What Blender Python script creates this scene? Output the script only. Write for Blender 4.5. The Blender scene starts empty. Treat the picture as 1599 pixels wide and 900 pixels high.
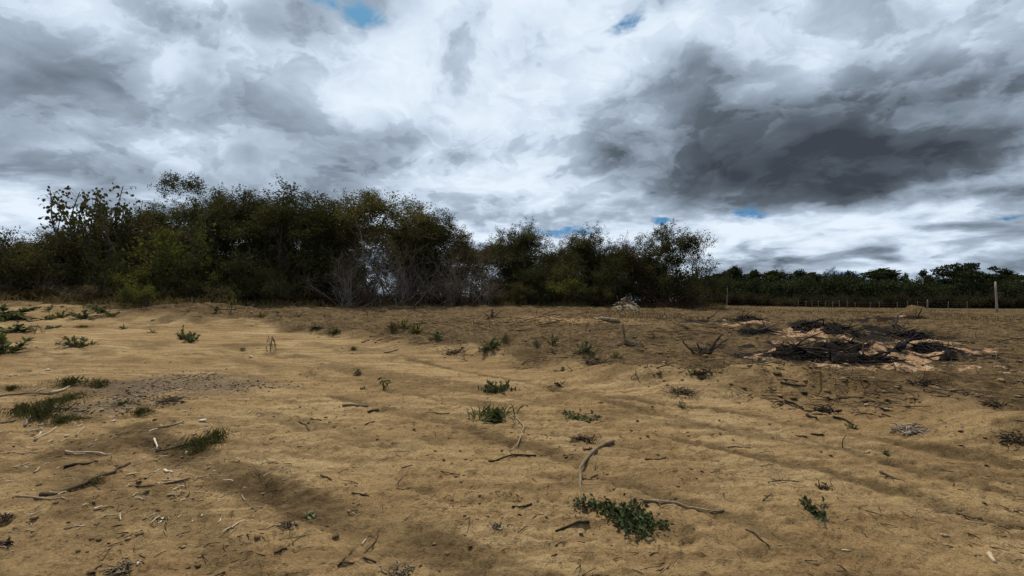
import bpy, math, random
import numpy as np
from mathutils import Vector, Matrix

SC = bpy.context.scene
COL = SC.collection
R = math.radians

# ------------------------------------------------------------------ camera
FPX, W0, H0PX, EYE, PITCH = 760.0, 1599.0, 900.0, 1.6, math.atan(6.0 / 760.0)
cam_data = bpy.data.cameras.new('camera')
cam = bpy.data.objects.new('camera', cam_data)
COL.objects.link(cam)
cam.location = (0, 0, EYE)
cam.rotation_euler = (R(90) + PITCH, 0, 0)
cam_data.sensor_width = 36.0
cam_data.lens = 36.0 * FPX / W0
cam_data.clip_start = 0.05
cam_data.clip_end = 20000
SC.camera = cam

# ------------------------------------------------------------------ light, exposure
SUN_EL, SUN_AZ = R(60), R(-20)
sd = bpy.data.lights.new('sun', 'SUN')
sd.energy = 4.8
sd.angle = R(0.6)
sd.color = (1.0, 0.93, 0.82)
sun = bpy.data.objects.new('sun', sd)
COL.objects.link(sun)
s_dir = Vector((math.sin(SUN_AZ) * math.cos(SUN_EL), math.cos(SUN_AZ) * math.cos(SUN_EL), math.sin(SUN_EL)))
sun.rotation_euler = s_dir.to_track_quat('Z', 'Y').to_euler()
SC.view_settings.view_transform = 'Standard'
SC.view_settings.look = 'None'
SC.view_settings.exposure = 0.0
SC.view_settings.gamma = 1.0
SC.cycles.max_bounces = 5
SC.cycles.transparent_max_bounces = 8


# ------------------------------------------------------------------ node helper
class NT:
    """tiny expression builder for shader node trees"""
    def __init__(self, tree):
        self.t = tree
        self.n = tree.nodes
        self.l = tree.links

    def put(self, sock, v):
        if isinstance(v, bpy.types.NodeSocket):
            self.l.new(v, sock)
        elif v is not None:
            if hasattr(sock.default_value, '__len__') and not hasattr(v, '__len__'):
                v = [v] * len(sock.default_value)
            if hasattr(sock.default_value, '__len__') and len(v) == 3 and len(sock.default_value) == 4:
                v = tuple(v) + (1.0,)
            sock.default_value = v

    def m(self, op, a, b=None, c=None, clamp=False):
        n = self.n.new('ShaderNodeMath')
        n.operation = op
        n.use_clamp = clamp
        for i, v in enumerate((a, b, c)):
            if v is not None:
                self.put(n.inputs[i], v)
        return n.outputs[0]

    def v(self, op, a, b=None, scale=None):
        n = self.n.new('ShaderNodeVectorMath')
        n.operation = op
        self.put(n.inputs[0], a)
        if b is not None:
            self.put(n.inputs[1], b)
        if scale is not None:
            self.put(n.inputs['Scale'], scale)
        return n.outputs['Value'] if op in ('DOT_PRODUCT', 'LENGTH', 'DISTANCE') else n.outputs[0]

    def xyz(self, a):
        n = self.n.new('ShaderNodeSeparateXYZ')
        self.put(n.inputs[0], a)
        return n.outputs

    def comb(self, x, y, z=0.0):
        n = self.n.new('ShaderNodeCombineXYZ')
        for i, v in enumerate((x, y, z)):
            self.put(n.inputs[i], v)
        return n.outputs[0]

    def noise(self, vec, scale, detail=4.0, rough=0.5, dist=0.0, out='Fac', lac=2.0):
        n = self.n.new('ShaderNodeTexNoise')
        self.put(n.inputs['Vector'], vec)
        n.inputs['Scale'].default_value = scale
        n.inputs['Detail'].default_value = detail
        n.inputs['Roughness'].default_value = rough
        n.inputs['Lacunarity'].default_value = lac
        n.inputs['Distortion'].default_value = dist
        return n.outputs[0] if out == 'Fac' else n.outputs[1]

    def voro(self, vec, scale, rand=1.0, out='Distance'):
        n = self.n.new('ShaderNodeTexVoronoi')
        self.put(n.inputs['Vector'], vec)
        n.inputs['Scale'].default_value = scale
        n.inputs['Randomness'].default_value = rand
        return n.outputs[out]

    def ramp(self, fac, stops, interp='LINEAR'):
        n = self.n.new('ShaderNodeValToRGB')
        n.color_ramp.interpolation = interp
        e = n.color_ramp.elements
        while len(e) < len(stops):
            e.new(0.5)
        for k, (p, c) in enumerate(stops):
            e[k].position = p
            e[k].color = tuple(c) + (1.0,) if len(c) == 3 else c
        self.put(n.inputs[0], fac)
        return n.outputs[0]

    def rng(self, v, a, b, c=0.0, d=1.0, smooth=False):
        n = self.n.new('ShaderNodeMapRange')
        if smooth:
            n.interpolation_type = 'SMOOTHSTEP'
        self.put(n.inputs[0], v)
        for i, q in enumerate((a, b, c, d)):
            self.put(n.inputs[i + 1], q)
        return n.outputs[0]

    def mix(self, fac, a, b, mode='MIX'):
        n = self.n.new('ShaderNodeMix')
        n.data_type = 'RGBA'
        n.blend_type = mode
        self.put(n.inputs[0], fac)
        self.put(n.inputs[6], a)
        self.put(n.inputs[7], b)
        return n.outputs[2]

    def attr(self, name):
        n = self.n.new('ShaderNodeAttribute')
        n.attribute_name = name
        return n

    def bump(self, h, strength, dist, normal=None):
        n = self.n.new('ShaderNodeBump')
        n.inputs['Strength'].default_value = strength
        n.inputs['Distance'].default_value = dist
        self.put(n.inputs['Height'], h)
        if normal is not None:
            self.put(n.inputs['Normal'], normal)
        return n.outputs[0]


# ------------------------------------------------------------------ sky: blue air behind a broken layer of cloud
world = bpy.data.worlds.new('World')
SC.world = world
world.use_nodes = True
world.node_tree.nodes.clear()
w = NT(world.node_tree)
out = w.n.new('ShaderNodeOutputWorld')
bg = w.n.new('ShaderNodeBackground')
sky = w.n.new('ShaderNodeTexSky')
sky.sky_type = 'NISHITA'
sky.sun_disc = False
sky.sun_elevation = SUN_EL
sky.sun_rotation = SUN_AZ
sky.air_density = 1.0
sky.dust_density = 0.3
sky.ozone_density = 0.7
SKY_K = 0.075
tc = w.n.new('ShaderNodeTexCoord')
d = w.v('NORMALIZE', tc.outputs['Generated'])
w.l.new(w.v('NORMALIZE', w.v('ADD', d, (0.0, 0.0, 0.45))), sky.inputs[0])
dx, dy, dz = w.xyz(d)
zc = w.m('ADD', w.m('MAXIMUM', dz, 0.0), 0.38)
p = w.comb(w.m('DIVIDE', dx, zc), w.m('DIVIDE', dy, zc), 0.0)
az = w.m('ARCTAN2', dx, dy)
el = w.m('ARCSINE', dz)
# slow warp of the plane the clouds lie in
wc = w.noise(p, 1.6, 4.0, 0.55, out='Color')
pw = w.v('ADD', p, w.v('SCALE', w.v('SUBTRACT', wc, (0.5, 0.5, 0.5)), scale=0.42))
pw = w.v('ADD', pw, (3.7, 1.9, 0.0))
sh = (math.sin(SUN_AZ) * 0.035, math.cos(SUN_AZ) * -0.035, 0.0)
pw2 = w.v('ADD', pw, sh)
f1 = w.noise(pw, 2.7, 10.0, 0.56)
f2 = w.noise(pw2, 2.7, 6.0, 0.52)


def puff(v, sc, det):
    # rounded heaps: folded noise
    return w.m('ABSOLUTE', w.m('MULTIPLY_ADD', w.noise(v, sc, det, 0.52, 0.15), 2.0, -1.0))


bl, bl2 = puff(pw, 5.2, 9.0), puff(pw2, 5.2, 5.0)
fl = w.noise(pw, 1.1, 2.0, 0.5)
ff = w.noise(w.v('ADD', pw, (11.3, 4.1, 2.0)), 4.1, 10.0, 0.60)
# cloud masses and gaps: (azimuth, elevation) placed by where they stand in the sky
we = w.noise(w.comb(w.m('MULTIPLY', az, 1.0), w.m('MULTIPLY', el, 1.8), 0.0), 5.0, 6.0, 0.6, out='Color')
wx, wy, _ = w.xyz(w.v('SUBTRACT', we, (0.5, 0.5, 0.5)))
azw = w.m('MULTIPLY_ADD', wx, 0.16, az)
elw = w.m('MULTIPLY_ADD', wy, 0.10, el)


def ang(px, py):
    a = math.atan((px - 799.5) / FPX)
    return a, math.atan((456 - py) / FPX * math.cos(a))


def blob(px, py, rx, ry, amp, tilt=0.0, hard=False):
    a0, e0 = ang(px, py)
    ca = math.cos(a0)
    sx, sy = rx / FPX * ca * ca, ry / FPX * ca
    A = w.m('SUBTRACT', azw, a0)
    E = w.m('SUBTRACT', elw, e0)
    ct, st = math.cos(tilt), math.sin(tilt)
    X = w.m('ADD', w.m('MULTIPLY', A, ct / sx), w.m('MULTIPLY', E, st / sx))
    Y = w.m('SUBTRACT', w.m('MULTIPLY', E, ct / sy), w.m('MULTIPLY', A, st / sy))
    q = w.m('ADD', w.m('MULTIPLY', X, X), w.m('MULTIPLY', Y, Y))
    if hard:
        g = w.rng(q, 0.15, 1.7, 1.0, 0.0, True)
    else:
        g = w.m('EXPONENT', w.m('MULTIPLY', q, -1.0))
    return w.m('MULTIPLY', g, amp)


BLOBS = [
    # dark masses
    (1330, 258, 320, 72, .28, .06, False), (1220, 283, 200, 50, .17, .0, True), (1450, 262, 180, 50, .17, .14, True),
    (1380, 308, 130, 28, .12, .0, True), (950, 220, 130, 60, .08, .0, False), (1090, 205, 190, 60, .14, -.05, False), (1500, 325, 130, 20, .22, .1, True), (1130, 105, 90, 30, .12, -.3, False),
    (1480, 130, 260, 90, .12, .1, False), (130, 270, 320, 60, .19, .0, False), (420, 200, 230, 50, .12, -.1, False),
    (60, 130, 160, 60, .10, -.2, False), (300, 60, 120, 40, .10, -.4, False), (600, 250, 180, 40, .06, .0, False),
    (1160, 225, 150, 75, .11, .0, False), (1510, 225, 150, 80, .10, .1, False), (1300, 200, 160, 60, .07, .0, False),
    # bright thin parts
    (540, 110, 210, 80, -.13, .0, False), (940, 110, 180, 80, -.12, .35, False), (860, 230, 60, 45, -.10, .0, False),
    (740, 290, 150, 60, -.09, .0, False), (130, 30, 110, 35, -.10, -.3, False), (1560, 285, 90, 18, -.26, .14, False),
    (1300, 362, 300, 20, -.20, .0, False), (60, 355, 160, 18, -.12, .0, False), (712, 85, 60, 70, -.14, .0, False), (1330, 395, 280, 20, -.10, .0, False),
    # gaps where the blue shows
    (556, 14, 46, 22, -.46, -.35, False), (500, 0, 26, 14, -.26, .0, False), (985, 26, 34, 14, -.34, .4, False),
    (890, 366, 60, 9, -.34, .0, False), (1182, 336, 38, 10, -.36, .0, False), (1582, 347, 36, 7, -.34, .0, False),
    (1285, 424, 70, 7, -.30, .0, False), (1372, 430, 40, 8, -.32, .0, False), (1028, 347, 20, 6, -.2, .0, False),
]
T = w.m('MULTIPLY_ADD', w.m('SUBTRACT', f1, 0.5), 0.86, 0.497)
T = w.m('MULTIPLY_ADD', w.m('SUBTRACT', fl, 0.5), 0.30, T)
T = w.m('MULTIPLY_ADD', w.m('SUBTRACT', bl, 0.2), 0.20, T)
T = w.m('MULTIPLY_ADD', w.rng(ff, 0.505, 0.575, 0.0, 1.0, True), 0.085, T)
T = w.m('MULTIPLY_ADD', w.rng(ff, 0.475, 0.42, 0.0, 1.0, True), -0.055, T)
GAPS = BLOBS[-9:]
for b in BLOBS[:-9]:
    T = w.m('ADD', T, blob(*b))
T = w.m('MAXIMUM', T, 0.33)
# low heaps of cumulus toward the horizon: flat dark bases, bright tops
hz = w.comb(w.m('MULTIPLY', az, 3.6), w.m('MULTIPLY', el, 12.5), 2.0)
hw = w.v('ADD', hz, w.v('SCALE', w.noise(hz, 1.2, 3.0, 0.5, out='Color'), scale=0.6))
h1 = w.noise(hw, 1.0, 8.0, 0.55)
h2 = w.noise(w.v('ADD', hw, (0.0, 0.35, 0.0)), 1.0, 5.0, 0.55)
hm = w.rng(el, R(11.5), R(6.5), 0.0, 1.0, True)
hb, hb2 = puff(hw, 1.7, 6.0), puff(w.v('ADD', hw, (0.0, 0.3, 0.0)), 1.7, 5.0)
TH = w.m('MULTIPLY_ADD', w.m('SUBTRACT', h1, 0.5), 1.2, 0.46)
TH = w.m('MULTIPLY_ADD', w.m('SUBTRACT', hb, .2), 0.32, TH)
TH = w.m('MULTIPLY_ADD', w.rng(h1, .50, .56, 0.0, 1.0, True), 0.10, TH)
TH = w.m('MAXIMUM', TH, 0.33)
T = w.m('ADD', w.m('MULTIPLY', T, w.m('SUBTRACT', 1.0, hm)), w.m('MULTIPLY', w.m('ADD', w.m('MULTIPLY', T, 0.25), w.m('MULTIPLY', TH, 0.75)), hm))
rag = w.m('MULTIPLY_ADD', w.m('SUBTRACT', w.noise(pw, 8.0, 9.0, 0.68), 0.5), 3.2, 1.0)
gap = None
for b in GAPS:
    g_ = blob(b[0], b[1], b[2], b[3], 1.0, b[5])
    gap = g_ if gap is None else w.m('MAXIMUM', gap, g_)
gap = w.rng(w.m('MULTIPLY', gap, rag), 0.20, 1.05, 0.0, 1.0, True)
lit = w.m('MULTIPLY_ADD', w.m('SUBTRACT', bl2, bl), 0.5, w.m('MULTIPLY', w.m('SUBTRACT', f2, f1), 1.4))
lit = w.m('MULTIPLY_ADD', w.m('ADD', w.m('MULTIPLY', w.m('SUBTRACT', h2, h1), -1.6), w.m('MULTIPLY', w.m('SUBTRACT', hb2, hb), -.8)), hm, lit)
Tc = w.m('ADD', T, w.m('MULTIPLY', lit, 0.32))
ccol = w.ramp(Tc, [(0.31, (.80, .90, 1.0)), (0.42, (.63, .735, .865)), (0.53, (.40, .485, .59)), (0.67, (.235, .29, .36)),
                   (0.80, (.106, .132, .164)), (1.0, (.049, .060, .077))])
alpha = w.m('SUBTRACT', 1.0, gap)
skc = w.v('MULTIPLY', w.v('SCALE', sky.outputs[0], scale=SKY_K), (0.55, 1.1, 1.25))
col = w.mix(alpha, skc, ccol)
# below the skyline: plain far haze colour
w.l.new(col, bg.inputs['Color'])
bg.inputs['Strength'].default_value = 1.0
w.l.new(bg.outputs[0], out.inputs['Surface'])
world.cycles.sampling_method = 'MANUAL'
world.cycles.sample_map_resolution = 512

# ------------------------------------------------------------------ numpy noise
_pr = np.random.RandomState(7)
_perm = _pr.permutation(4096)


def vnoise(x, y, seed=0):
    xi = np.floor(x).astype(np.int64)
    yi = np.floor(y).astype(np.int64)
    fx, fy = x - xi, y - yi
    fx = fx * fx * fx * (fx * (fx * 6 - 15) + 10)
    fy = fy * fy * fy * (fy * (fy * 6 - 15) + 10)

    def h(a, b):
        return _perm[(_perm[(a + seed * 131) & 4095] + b) & 4095] / 4095.0
    n00, n10, n01, n11 = h(xi, yi), h(xi + 1, yi), h(xi, yi + 1), h(xi + 1, yi + 1)
    return (n00 * (1 - fx) + n10 * fx) * (1 - fy) + (n01 * (1 - fx) + n11 * fx) * fy


def fbm(x, y, octs=4, seed=0, gain=0.5):
    s, a, t = 0.0, 1.0, 0.0
    for o in range(octs):
        s = s + a * vnoise(x * 2 ** o + o * 17.3, y * 2 ** o - o * 9.1, seed + o)
        t += a
        a *= gain
    return s / t - 0.5


def sstep(a, b, x):
    t = np.clip((x - a) / (b - a), 0, 1)
    return t * t * (3 - 2 * t)


# ------------------------------------------------------------------ lie of the land
YK = np.array([0, 3, 5, 8.4, 12, 16, 22, 30, 42, 60, 80, 130, 300, 1000, 5000.0])
UK = np.array([-1.052, -.658, -.263, .066, .395, .724, 1.052])
ZT = np.array([
    [0, 0, 0, .08, .32, .70, 1.48, 1.8, 2.0, 2.0, 1.8, 1.0, -2, -15, -95],
    [0, 0, 0, .03, .20, .42, .80, 1.25, 1.5, 1.5, 1.4, .6, -2, -15, -95],
    [0, 0, 0, .00, .12, .25, .47, .93, 1.1, 1.1, 1.0, .2, -3, -16, -95],
    [0, 0, 0, .00, .08, .19, .31, .60, .75, .70, .4, -.8, -4, -18, -97],
    [0, 0, 0, .00, .05, .15, .19, .20, .27, -.10, -.75, -2.1, -6, -22, -100],
    [0, 0, 0, .00, .00, .00, .00, -.05, -.10, -.50, -1.0, -2.5, -7, -25, -100],
    [0, 0, 0, .00, .00, .00, .00, -.15, -.40, -.80, -1.3, -2.6, -7, -25, -100]])
_LY = np.linspace(0, math.log(5003 / 3.0), 420)
_dense = np.stack([np.interp(_LY, np.log((YK + 3) / 3.0), r_) for r_ in ZT])
_g = np.exp(-0.5 * (np.arange(-12, 13) / 5.0) ** 2)
_g /= _g.sum()
_dense = np.stack([np.convolve(np.pad(r_, 12, mode='edge'), _g, 'valid') for r_ in _dense])
_LU = np.linspace(UK[0], UK[-1], 120)
_dense = np.stack([np.interp(_LU, UK, _dense[:, k]) for k in range(420)], 1)
_g2 = np.exp(-0.5 * (np.arange(-14, 15) / 6.0) ** 2)
_g2 /= _g2.sum()
_dense = np.stack([np.convolve(np.pad(_dense[:, k], 14, mode='edge'), _g2, 'valid') for k in range(420)], 1)


def H0(x, y):
    x, y = np.asarray(x, float), np.asarray(y, float)
    yy = np.maximum(y, 0.0)
    u = np.clip(x / np.maximum(yy, 2.0), UK[0], UK[-1])
    a = (u - UK[0]) / (UK[-1] - UK[0]) * 119
    b = np.clip(np.log((yy + 3) / 3.0) / _LY[-1] * 419, 0, 418.999)
    ai = np.clip(a.astype(int), 0, 118)
    bi = b.astype(int)
    fa, fb = a - ai, b - bi
    return (_dense[ai, bi] * (1 - fa) + _dense[ai + 1, bi] * fa) * (1 - fb) + (_dense[ai, bi + 1] * (1 - fa) + _dense[ai + 1, bi + 1] * fa) * fb


_cp, _sp = math.cos(PITCH), math.sin(PITCH)
_TT = np.exp(np.linspace(math.log(1.5), math.log(400), 3000))


def at(px, py, H=None):
    """the point of the ground seen at a pixel of the photograph"""
    H = H or Hfull
    cx, cz = (px - 799.5) / FPX, (450 - py) / FPX
    fwd, up = _cp - cz * _sp, cz * _cp + _sp
    if H is not H0:
        k = np.argmax(EYE + _TT * up < H0(_TT * cx, _TT * fwd))
        t = _TT[k] * np.linspace(.55, 1.4, 260)
        b_ = EYE + t * up < H(t * cx, t * fwd)
        if k and b_.any() and not b_[0]:
            j = int(np.argmax(b_))
            return float(t[j] * cx), float(t[j] * fwd), float(H(t[j:j + 1] * cx, t[j:j + 1] * fwd)[0])
    x, y, z = _TT * cx, _TT * fwd, EYE + _TT * up
    below = z < H(x, y)
    k = int(np.argmax(below)) if below.any() else len(_TT) - 1
    return float(x[k]), float(y[k]), float(H(x[k:k + 1], y[k:k + 1])[0])


# the bank where the smooth track ends and the churned clearing begins
BANK = [(-120, 474), (120, 492), (240, 502), (350, 510), (500, 524), (620, 547), (750, 566), (900, 592), (1050, 612), (1200, 622),
        (1320, 648), (1450, 672), (1599, 697), (1800, 735)]
_bw = np.array([at(px, py, H0)[:2] for px, py in BANK])
_bu = _bw[:, 0] / _bw[:, 1]


def bank_s(x, y):
    u = x / np.maximum(y, 0.5)
    return (y - np.interp(u, _bu, _bw[:, 1])) * 0.75


# heaps left by the burning: (px, py, radius across, radius deep, height)
BURN = [(1312, 520, 1.5, 1.3, .34), (1300, 545, 1.2, .8, .22), (1262, 522, 1.0, 1.0, .30), (1345, 560, 1.3, .5, .20), (1168, 500, .9, .9, .38),
        (1182, 518, 1.0, .6, .28), (1413, 524, 1.5, .8, .28), (1444, 548, 1.0, .6, .22), (1482, 560, .3, .3, .14), (1432, 495, 1.6, 1.2, .55),
        (1235, 560, .8, .5, .15), (1400, 560, .9, .4, .12), (1385, 505, 1.2, 1.0, .22)]
_burn = [at(a, b, H0)[:2] + (rx, ry, h) for a, b, rx, ry, h in BURN]
# low soil heaps of the clearing
HEAP = [(300, 500, 1.6, .6, .18), (430, 510, 1.2, .5, .14), (330, 483, 2.0, .8, .2), (700, 540, 1.0, .4, .12), (760, 553, .8, .4, .12), (60, 470, 2.5, 1.0, .12),
        (920, 572, .8, .35, .16), (860, 560, .9, .4, .12), (1010, 530, .9, .6, .2), (1095, 586, .5, .3, .12), (1130, 610, 1.1, .5, .13), (1250, 610, 1.2, .5, .17),
        (1340, 622, .9, .4, .14), (1440, 598, .9, .4, .12), (1560, 633, .7, .35, .16), (1500, 655, .9, .4, .12), (1580, 690, .8, .3, .1), (980, 600, .8, .4, .1),
        (600, 520, 1.2, .5, .10), (1070, 620, .7, .3, .09), (985, 477, 1.3, 1.0, .3)]
_heap = [at(a, b, H0)[:2] + (rx, ry, h) for a, b, rx, ry, h in HEAP]


def _sum_bumps(x, y, L, wob=0.0):
    z = np.zeros_like(x)
    for (hx, hy, rx, ry, h) in L:
        q = ((x - hx) / rx) ** 2 + ((y - hy) / ry) ** 2
        m = q < 9
        if m.any():
            z[m] += h * np.exp(-q[m] * 1.2)
    return z


TD = (0.80, -0.60)         # the way the wheel tracks run
RUTS = [(-2.2, .10, .05), (-1.05, .16, .07), (-.25, .2, .05), (.75, .14, .04), (2.1, .13, .045), (2.9, .15, .05), (4.1, .12, .04), (4.8, .2, .05), (6.2, .2, .06), (7.6, .25, .05)]


LINES = [([(215, 668), (250, 698), (330, 730), (410, 762), (560, 822), (700, 862), (840, 912), (980, 975)], .22, .045, 1.25), ([(640, 562), (820, 600), (1000, 642), (1300, 705), (1640, 782)], .10, .04, 1.0),
         ([(860, 612), (1100, 640), (1350, 682), (1640, 735)], .12, .045, .95), ([(520, 620), (700, 660), (900, 720), (1100, 790), (1400, 920)], .13, .045, .9), ([(300, 560), (520, 575), (760, 640), (900, 668)], .14, .03, .55),
         ([(1050, 690), (1300, 740), (1640, 830)], .12, .04, .9), ([(90, 540), (300, 548), (480, 560)], .2, .04, .5)]
_lines = [(np.array([at(a, b, H0)[:2] for a, b in L_]), w_, d_, k_) for L_, w_, d_, k_ in LINES]


def line_marks(x, y):
    """wheel marks followed one by one: (depth, loose dark dirt)"""
    z, m = np.zeros_like(x), np.zeros_like(x)
    sel = (np.abs(x) < 14) & (y > 1) & (y < 18)
    xs, ys = x[sel], y[sel]
    wx = xs + .25 * fbm(xs / .8, ys / .8, 3, 151)
    wy = ys + .25 * fbm(xs / .8, ys / .8, 3, 153)
    zz, mm = np.zeros_like(xs), np.zeros_like(xs)
    for P, wd, dp, k in _lines:
        best = np.full(xs.shape, 9.0)
        for a, b in zip(P[:-1], P[1:]):
            d = b - a
            t = np.clip(((wx - a[0]) * d[0] + (wy - a[1]) * d[1]) / (d @ d), 0, 1)
            best = np.minimum(best, np.hypot(wx - a[0] - t * d[0], wy - a[1] - t * d[1]))
        q = best / wd
        br = np.clip(.85 + 1.2 * fbm(xs / .9, ys / .9, 3, 157), .5, 1.3)
        zz += (-dp * np.exp(-q * q) + dp * .5 * np.exp(-((q - 1.6) / .5) ** 2)) * br
        mm = np.maximum(mm, k * np.exp(-(q / 1.25) ** 4) * np.clip(br, 0, 1))
    z[sel], m[sel] = zz, mm
    return z, m


def track_coords(x, y):
    along = x * TD[0] + y * TD[1]
    across = x * -TD[1] + y * TD[0]
    across = across + 0.4 * fbm(along / 7.0, across / 9.0, 2, 51) + 0.012 * along ** 2 * np.exp(-np.abs(along) / 12)
    return along, across


def Hfull(x, y):
    x, y = np.asarray(x, float), np.asarray(y, float)
    z = H0(x, y)
    r = np.hypot(x, y)
    near = 1 - sstep(60, 160, r)
    s = bank_s(x, y)
    wob = fbm(x / 1.7, y / 1.7, 3, 5)
    s2 = s + wob * 1.2
    rough = sstep(-0.3, 1.2, s2) * near
    smooth = (1 - sstep(-0.6, 0.5, s2))
    z = z + near * (0.16 * np.exp(-((s2 - 0.55) / 0.55) ** 2) * (0.6 + 1.4 * np.clip(wob + .4, 0, 1)))
    # churned soil
    lump = fbm(x / .95, y / .85, 4, 11)
    rid = 0.5 - np.abs(fbm(x / 0.55 + lump, y / 0.5, 4, 23)) * 2
    z = z + rough * (0.30 * lump + 0.11 * rid + 0.085 * fbm(x / .2, y / .2, 3, 31))
    # trodden sand with wheel tracks
    al, ac = track_coords(x, y)
    tr = np.zeros_like(x)
    for c, wd, dp in RUTS:
        q = (ac - c) / wd
        tr += -dp * np.exp(-q * q) + dp * 0.55 * (np.exp(-((np.abs(q) - 1.7) / .7) ** 2))
    tr *= 1.1; tr *= 0.55 + 1.3 * (fbm(al / 1.6, ac / 1.1, 2, 61) + .25)
    st = fbm(al / 2.6, ac / 0.13, 3, 71)
    z = z + smooth * near * (line_marks(x, y)[0] * .5 + tr * 0.4 + 0.030 * st + 0.024 * fbm(x / 1.5, y / 1.5, 4, 81) + 0.030 * fbm(x / .17, y / .14, 3, 91))
    fine = 1 - sstep(7, 16, r)
    crust = fbm(x / .42, y / .36, 4, 93)
    z = z + fine * (0.024 * fbm(x / .055, y / .05, 2, 95) + 0.018 * sstep(.0, .03, crust) * (1 - sstep(.10, .30, crust)) - 0.02 * sstep(.16, .24, fbm(x / .16, y / .15, 2, 97)))
    z = z + _sum_bumps(x, y, _heap) + _sum_bumps(x, y, _burn) * (1.0 + 1.1 * fbm(x / .45, y / .45, 4, 41)) 
    z = z + (1 - near) * 1.2 * fbm(x / 60, y / 60, 3, 99) * sstep(150, 400, r)
    return z


# ------------------------------------------------------------------ mesh building
class MB:
    def __init__(self):
        self.v, self.q, self.tq, self.n = [], [], [], 0

    def quads(self, verts, faces, tint=None):
        """verts (N,3); faces (M,4) (a repeated last index makes a triangle)"""
        verts = np.asarray(verts, float).reshape(-1, 3)
        faces = np.asarray(faces, int).reshape(-1, 4)
        self.v.append(verts)
        self.q.append(faces + self.n)
        self.tq.append(np.full(len(faces), 0.5) if tint is None else np.broadcast_to(np.asarray(tint, float), (len(faces),)))
        self.n += len(verts)

    def tube(self, pts, rad, k=5, tint=None, cap=True):
        P = np.asarray(pts, float)
        n = len(P)
        rad = np.broadcast_to(np.asarray(rad, float), (n,))
        T = np.gradient(P, axis=0)
        T /= np.linalg.norm(T, axis=1, keepdims=True) + 1e-9
        ref = np.array([0.31, 0.17, 0.93]) if abs(T[0, 2]) < 0.8 else np.array([1.0, 0.13, 0.0])
        A = np.cross(T, ref)
        A /= np.linalg.norm(A, axis=1, keepdims=True) + 1e-9
        B = np.cross(T, A)
        th = np.arange(k) * 2 * np.pi / k
        V = P[:, None, :] + rad[:, None, None] * (np.cos(th)[None, :, None] * A[:, None, :] + np.sin(th)[None, :, None] * B[:, None, :])
        F = []
        for i in range(n - 1):
            for j in range(k):
                a, b = i * k + j, i * k + (j + 1) % k
                F.append((a, b, b + k, a + k))
        V = V.reshape(-1, 3)
        if cap:
            V = np.vstack([V, P[0], P[-1]])
            for j in range(k):
                F.append(((j + 1) % k, j, n * k, n * k))
                F.append(((n - 1) * k + j, (n - 1) * k + (j + 1) % k, n * k + 1, n * k + 1))
        self.quads(V, F, tint)

    def leaves(self, C, D, N, L, Wd, tint, fold=0.0, droop=0.0):
        """leaf blades: base C, direction D, face normal N, length L, width Wd"""
        C, D, N = np.asarray(C, float), np.asarray(D, float), np.asarray(N, float)
        m = len(C)
        if m == 0:
            return
        D = D / (np.linalg.norm(D, axis=1, keepdims=True) + 1e-9)
        S = np.cross(D, N)
        S /= np.linalg.norm(S, axis=1, keepdims=True) + 1e-9
        U = np.cross(S, D)
        L = np.broadcast_to(np.asarray(L, float), (m,))[:, None]
        Wd = np.broadcast_to(np.asarray(Wd, float), (m,))[:, None]
        if fold == 0.0 and droop == 0.0:
            V = np.stack([C, C + D * L * .45 + S * Wd * .5, C + D * L, C + D * L * .5 - S * Wd * .5], 1)
            F = np.arange(m)[:, None] * 4 + np.array([0, 1, 2, 3])[None]
            self.quads(V.reshape(-1, 3), F, tint)
        else:
            mid = C + D * L * .5 - U * Wd * fold * .5
            tip = C + D * L - U * L * droop
            V = np.stack([C, C + D * L * .3 + S * Wd * .46, mid + D * L * .12 + S * Wd * .42 + U * Wd * fold * .3, tip,
                          mid + D * L * .12 - S * Wd * .42 + U * Wd * fold * .3, C + D * L * .3 - S * Wd * .46, mid], 1)
            F = (np.arange(m)[:, None, None] * 7 + np.array([[0, 1, 2, 6], [6, 2, 3, 3], [6, 3, 4, 4], [0, 6, 4, 5]])[None]).reshape(-1, 4)
            self.quads(V.reshape(-1, 3), F, np.repeat(np.broadcast_to(np.asarray(tint, float), (m,)), 4))

    def data(self, name, mat, smooth=False):
        V = np.vstack(self.v) if self.v else np.zeros((0, 3))
        Q = np.vstack(self.q)
        tq = np.concatenate(self.tq)
        tri = Q[:, 2] == Q[:, 3]
        cnt = np.where(tri, 3, 4)
        start = np.concatenate([[0], np.cumsum(cnt)[:-1]])
        keep = np.ones(Q.shape, bool)
        keep[tri, 3] = False
        me = bpy.data.meshes.new(name)
        me.vertices.add(len(V))
        me.vertices.foreach_set('co', V.astype(np.float32).ravel())
        me.loops.add(int(cnt.sum()))
        me.loops.foreach_set('vertex_index', Q[keep].astype(np.int32))
        me.polygons.add(len(Q))
        me.polygons.foreach_set('loop_start', start.astype(np.int32))
        if smooth:
            me.polygons.foreach_set('use_smooth', np.ones(len(Q), bool))
        a = me.attributes.new('tint', 'FLOAT', 'FACE')
        a.data.foreach_set('value', tq.astype(np.float32))
        me.update(calc_edges=True)
        me.validate()
        if mat:
            me.materials.append(mat)
        return me

    def build(self, name, mat, parent=None, smooth=False):
        return link(name, self.data(name, mat, smooth), parent)


def link(name, data, parent=None):
    o = bpy.data.objects.new(name, data)
    COL.objects.link(o)
    if parent is not None:
        o.parent = parent
    return o


def tag(o, label=None, cat=None, group=None, kind=None):
    if label:
        o['label'] = label
    if cat:
        o['category'] = cat
    if group:
        o['group'] = group
    if kind:
        o['kind'] = kind
    return o


def thing(name, label, cat, loc=(0, 0, 0), group=None, rz=0.0):
    o = link(name, None)
    o.location = loc
    o.rotation_euler = (0, 0, rz)
    o.empty_display_size = 0.1
    return tag(o, label, cat, group)


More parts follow.
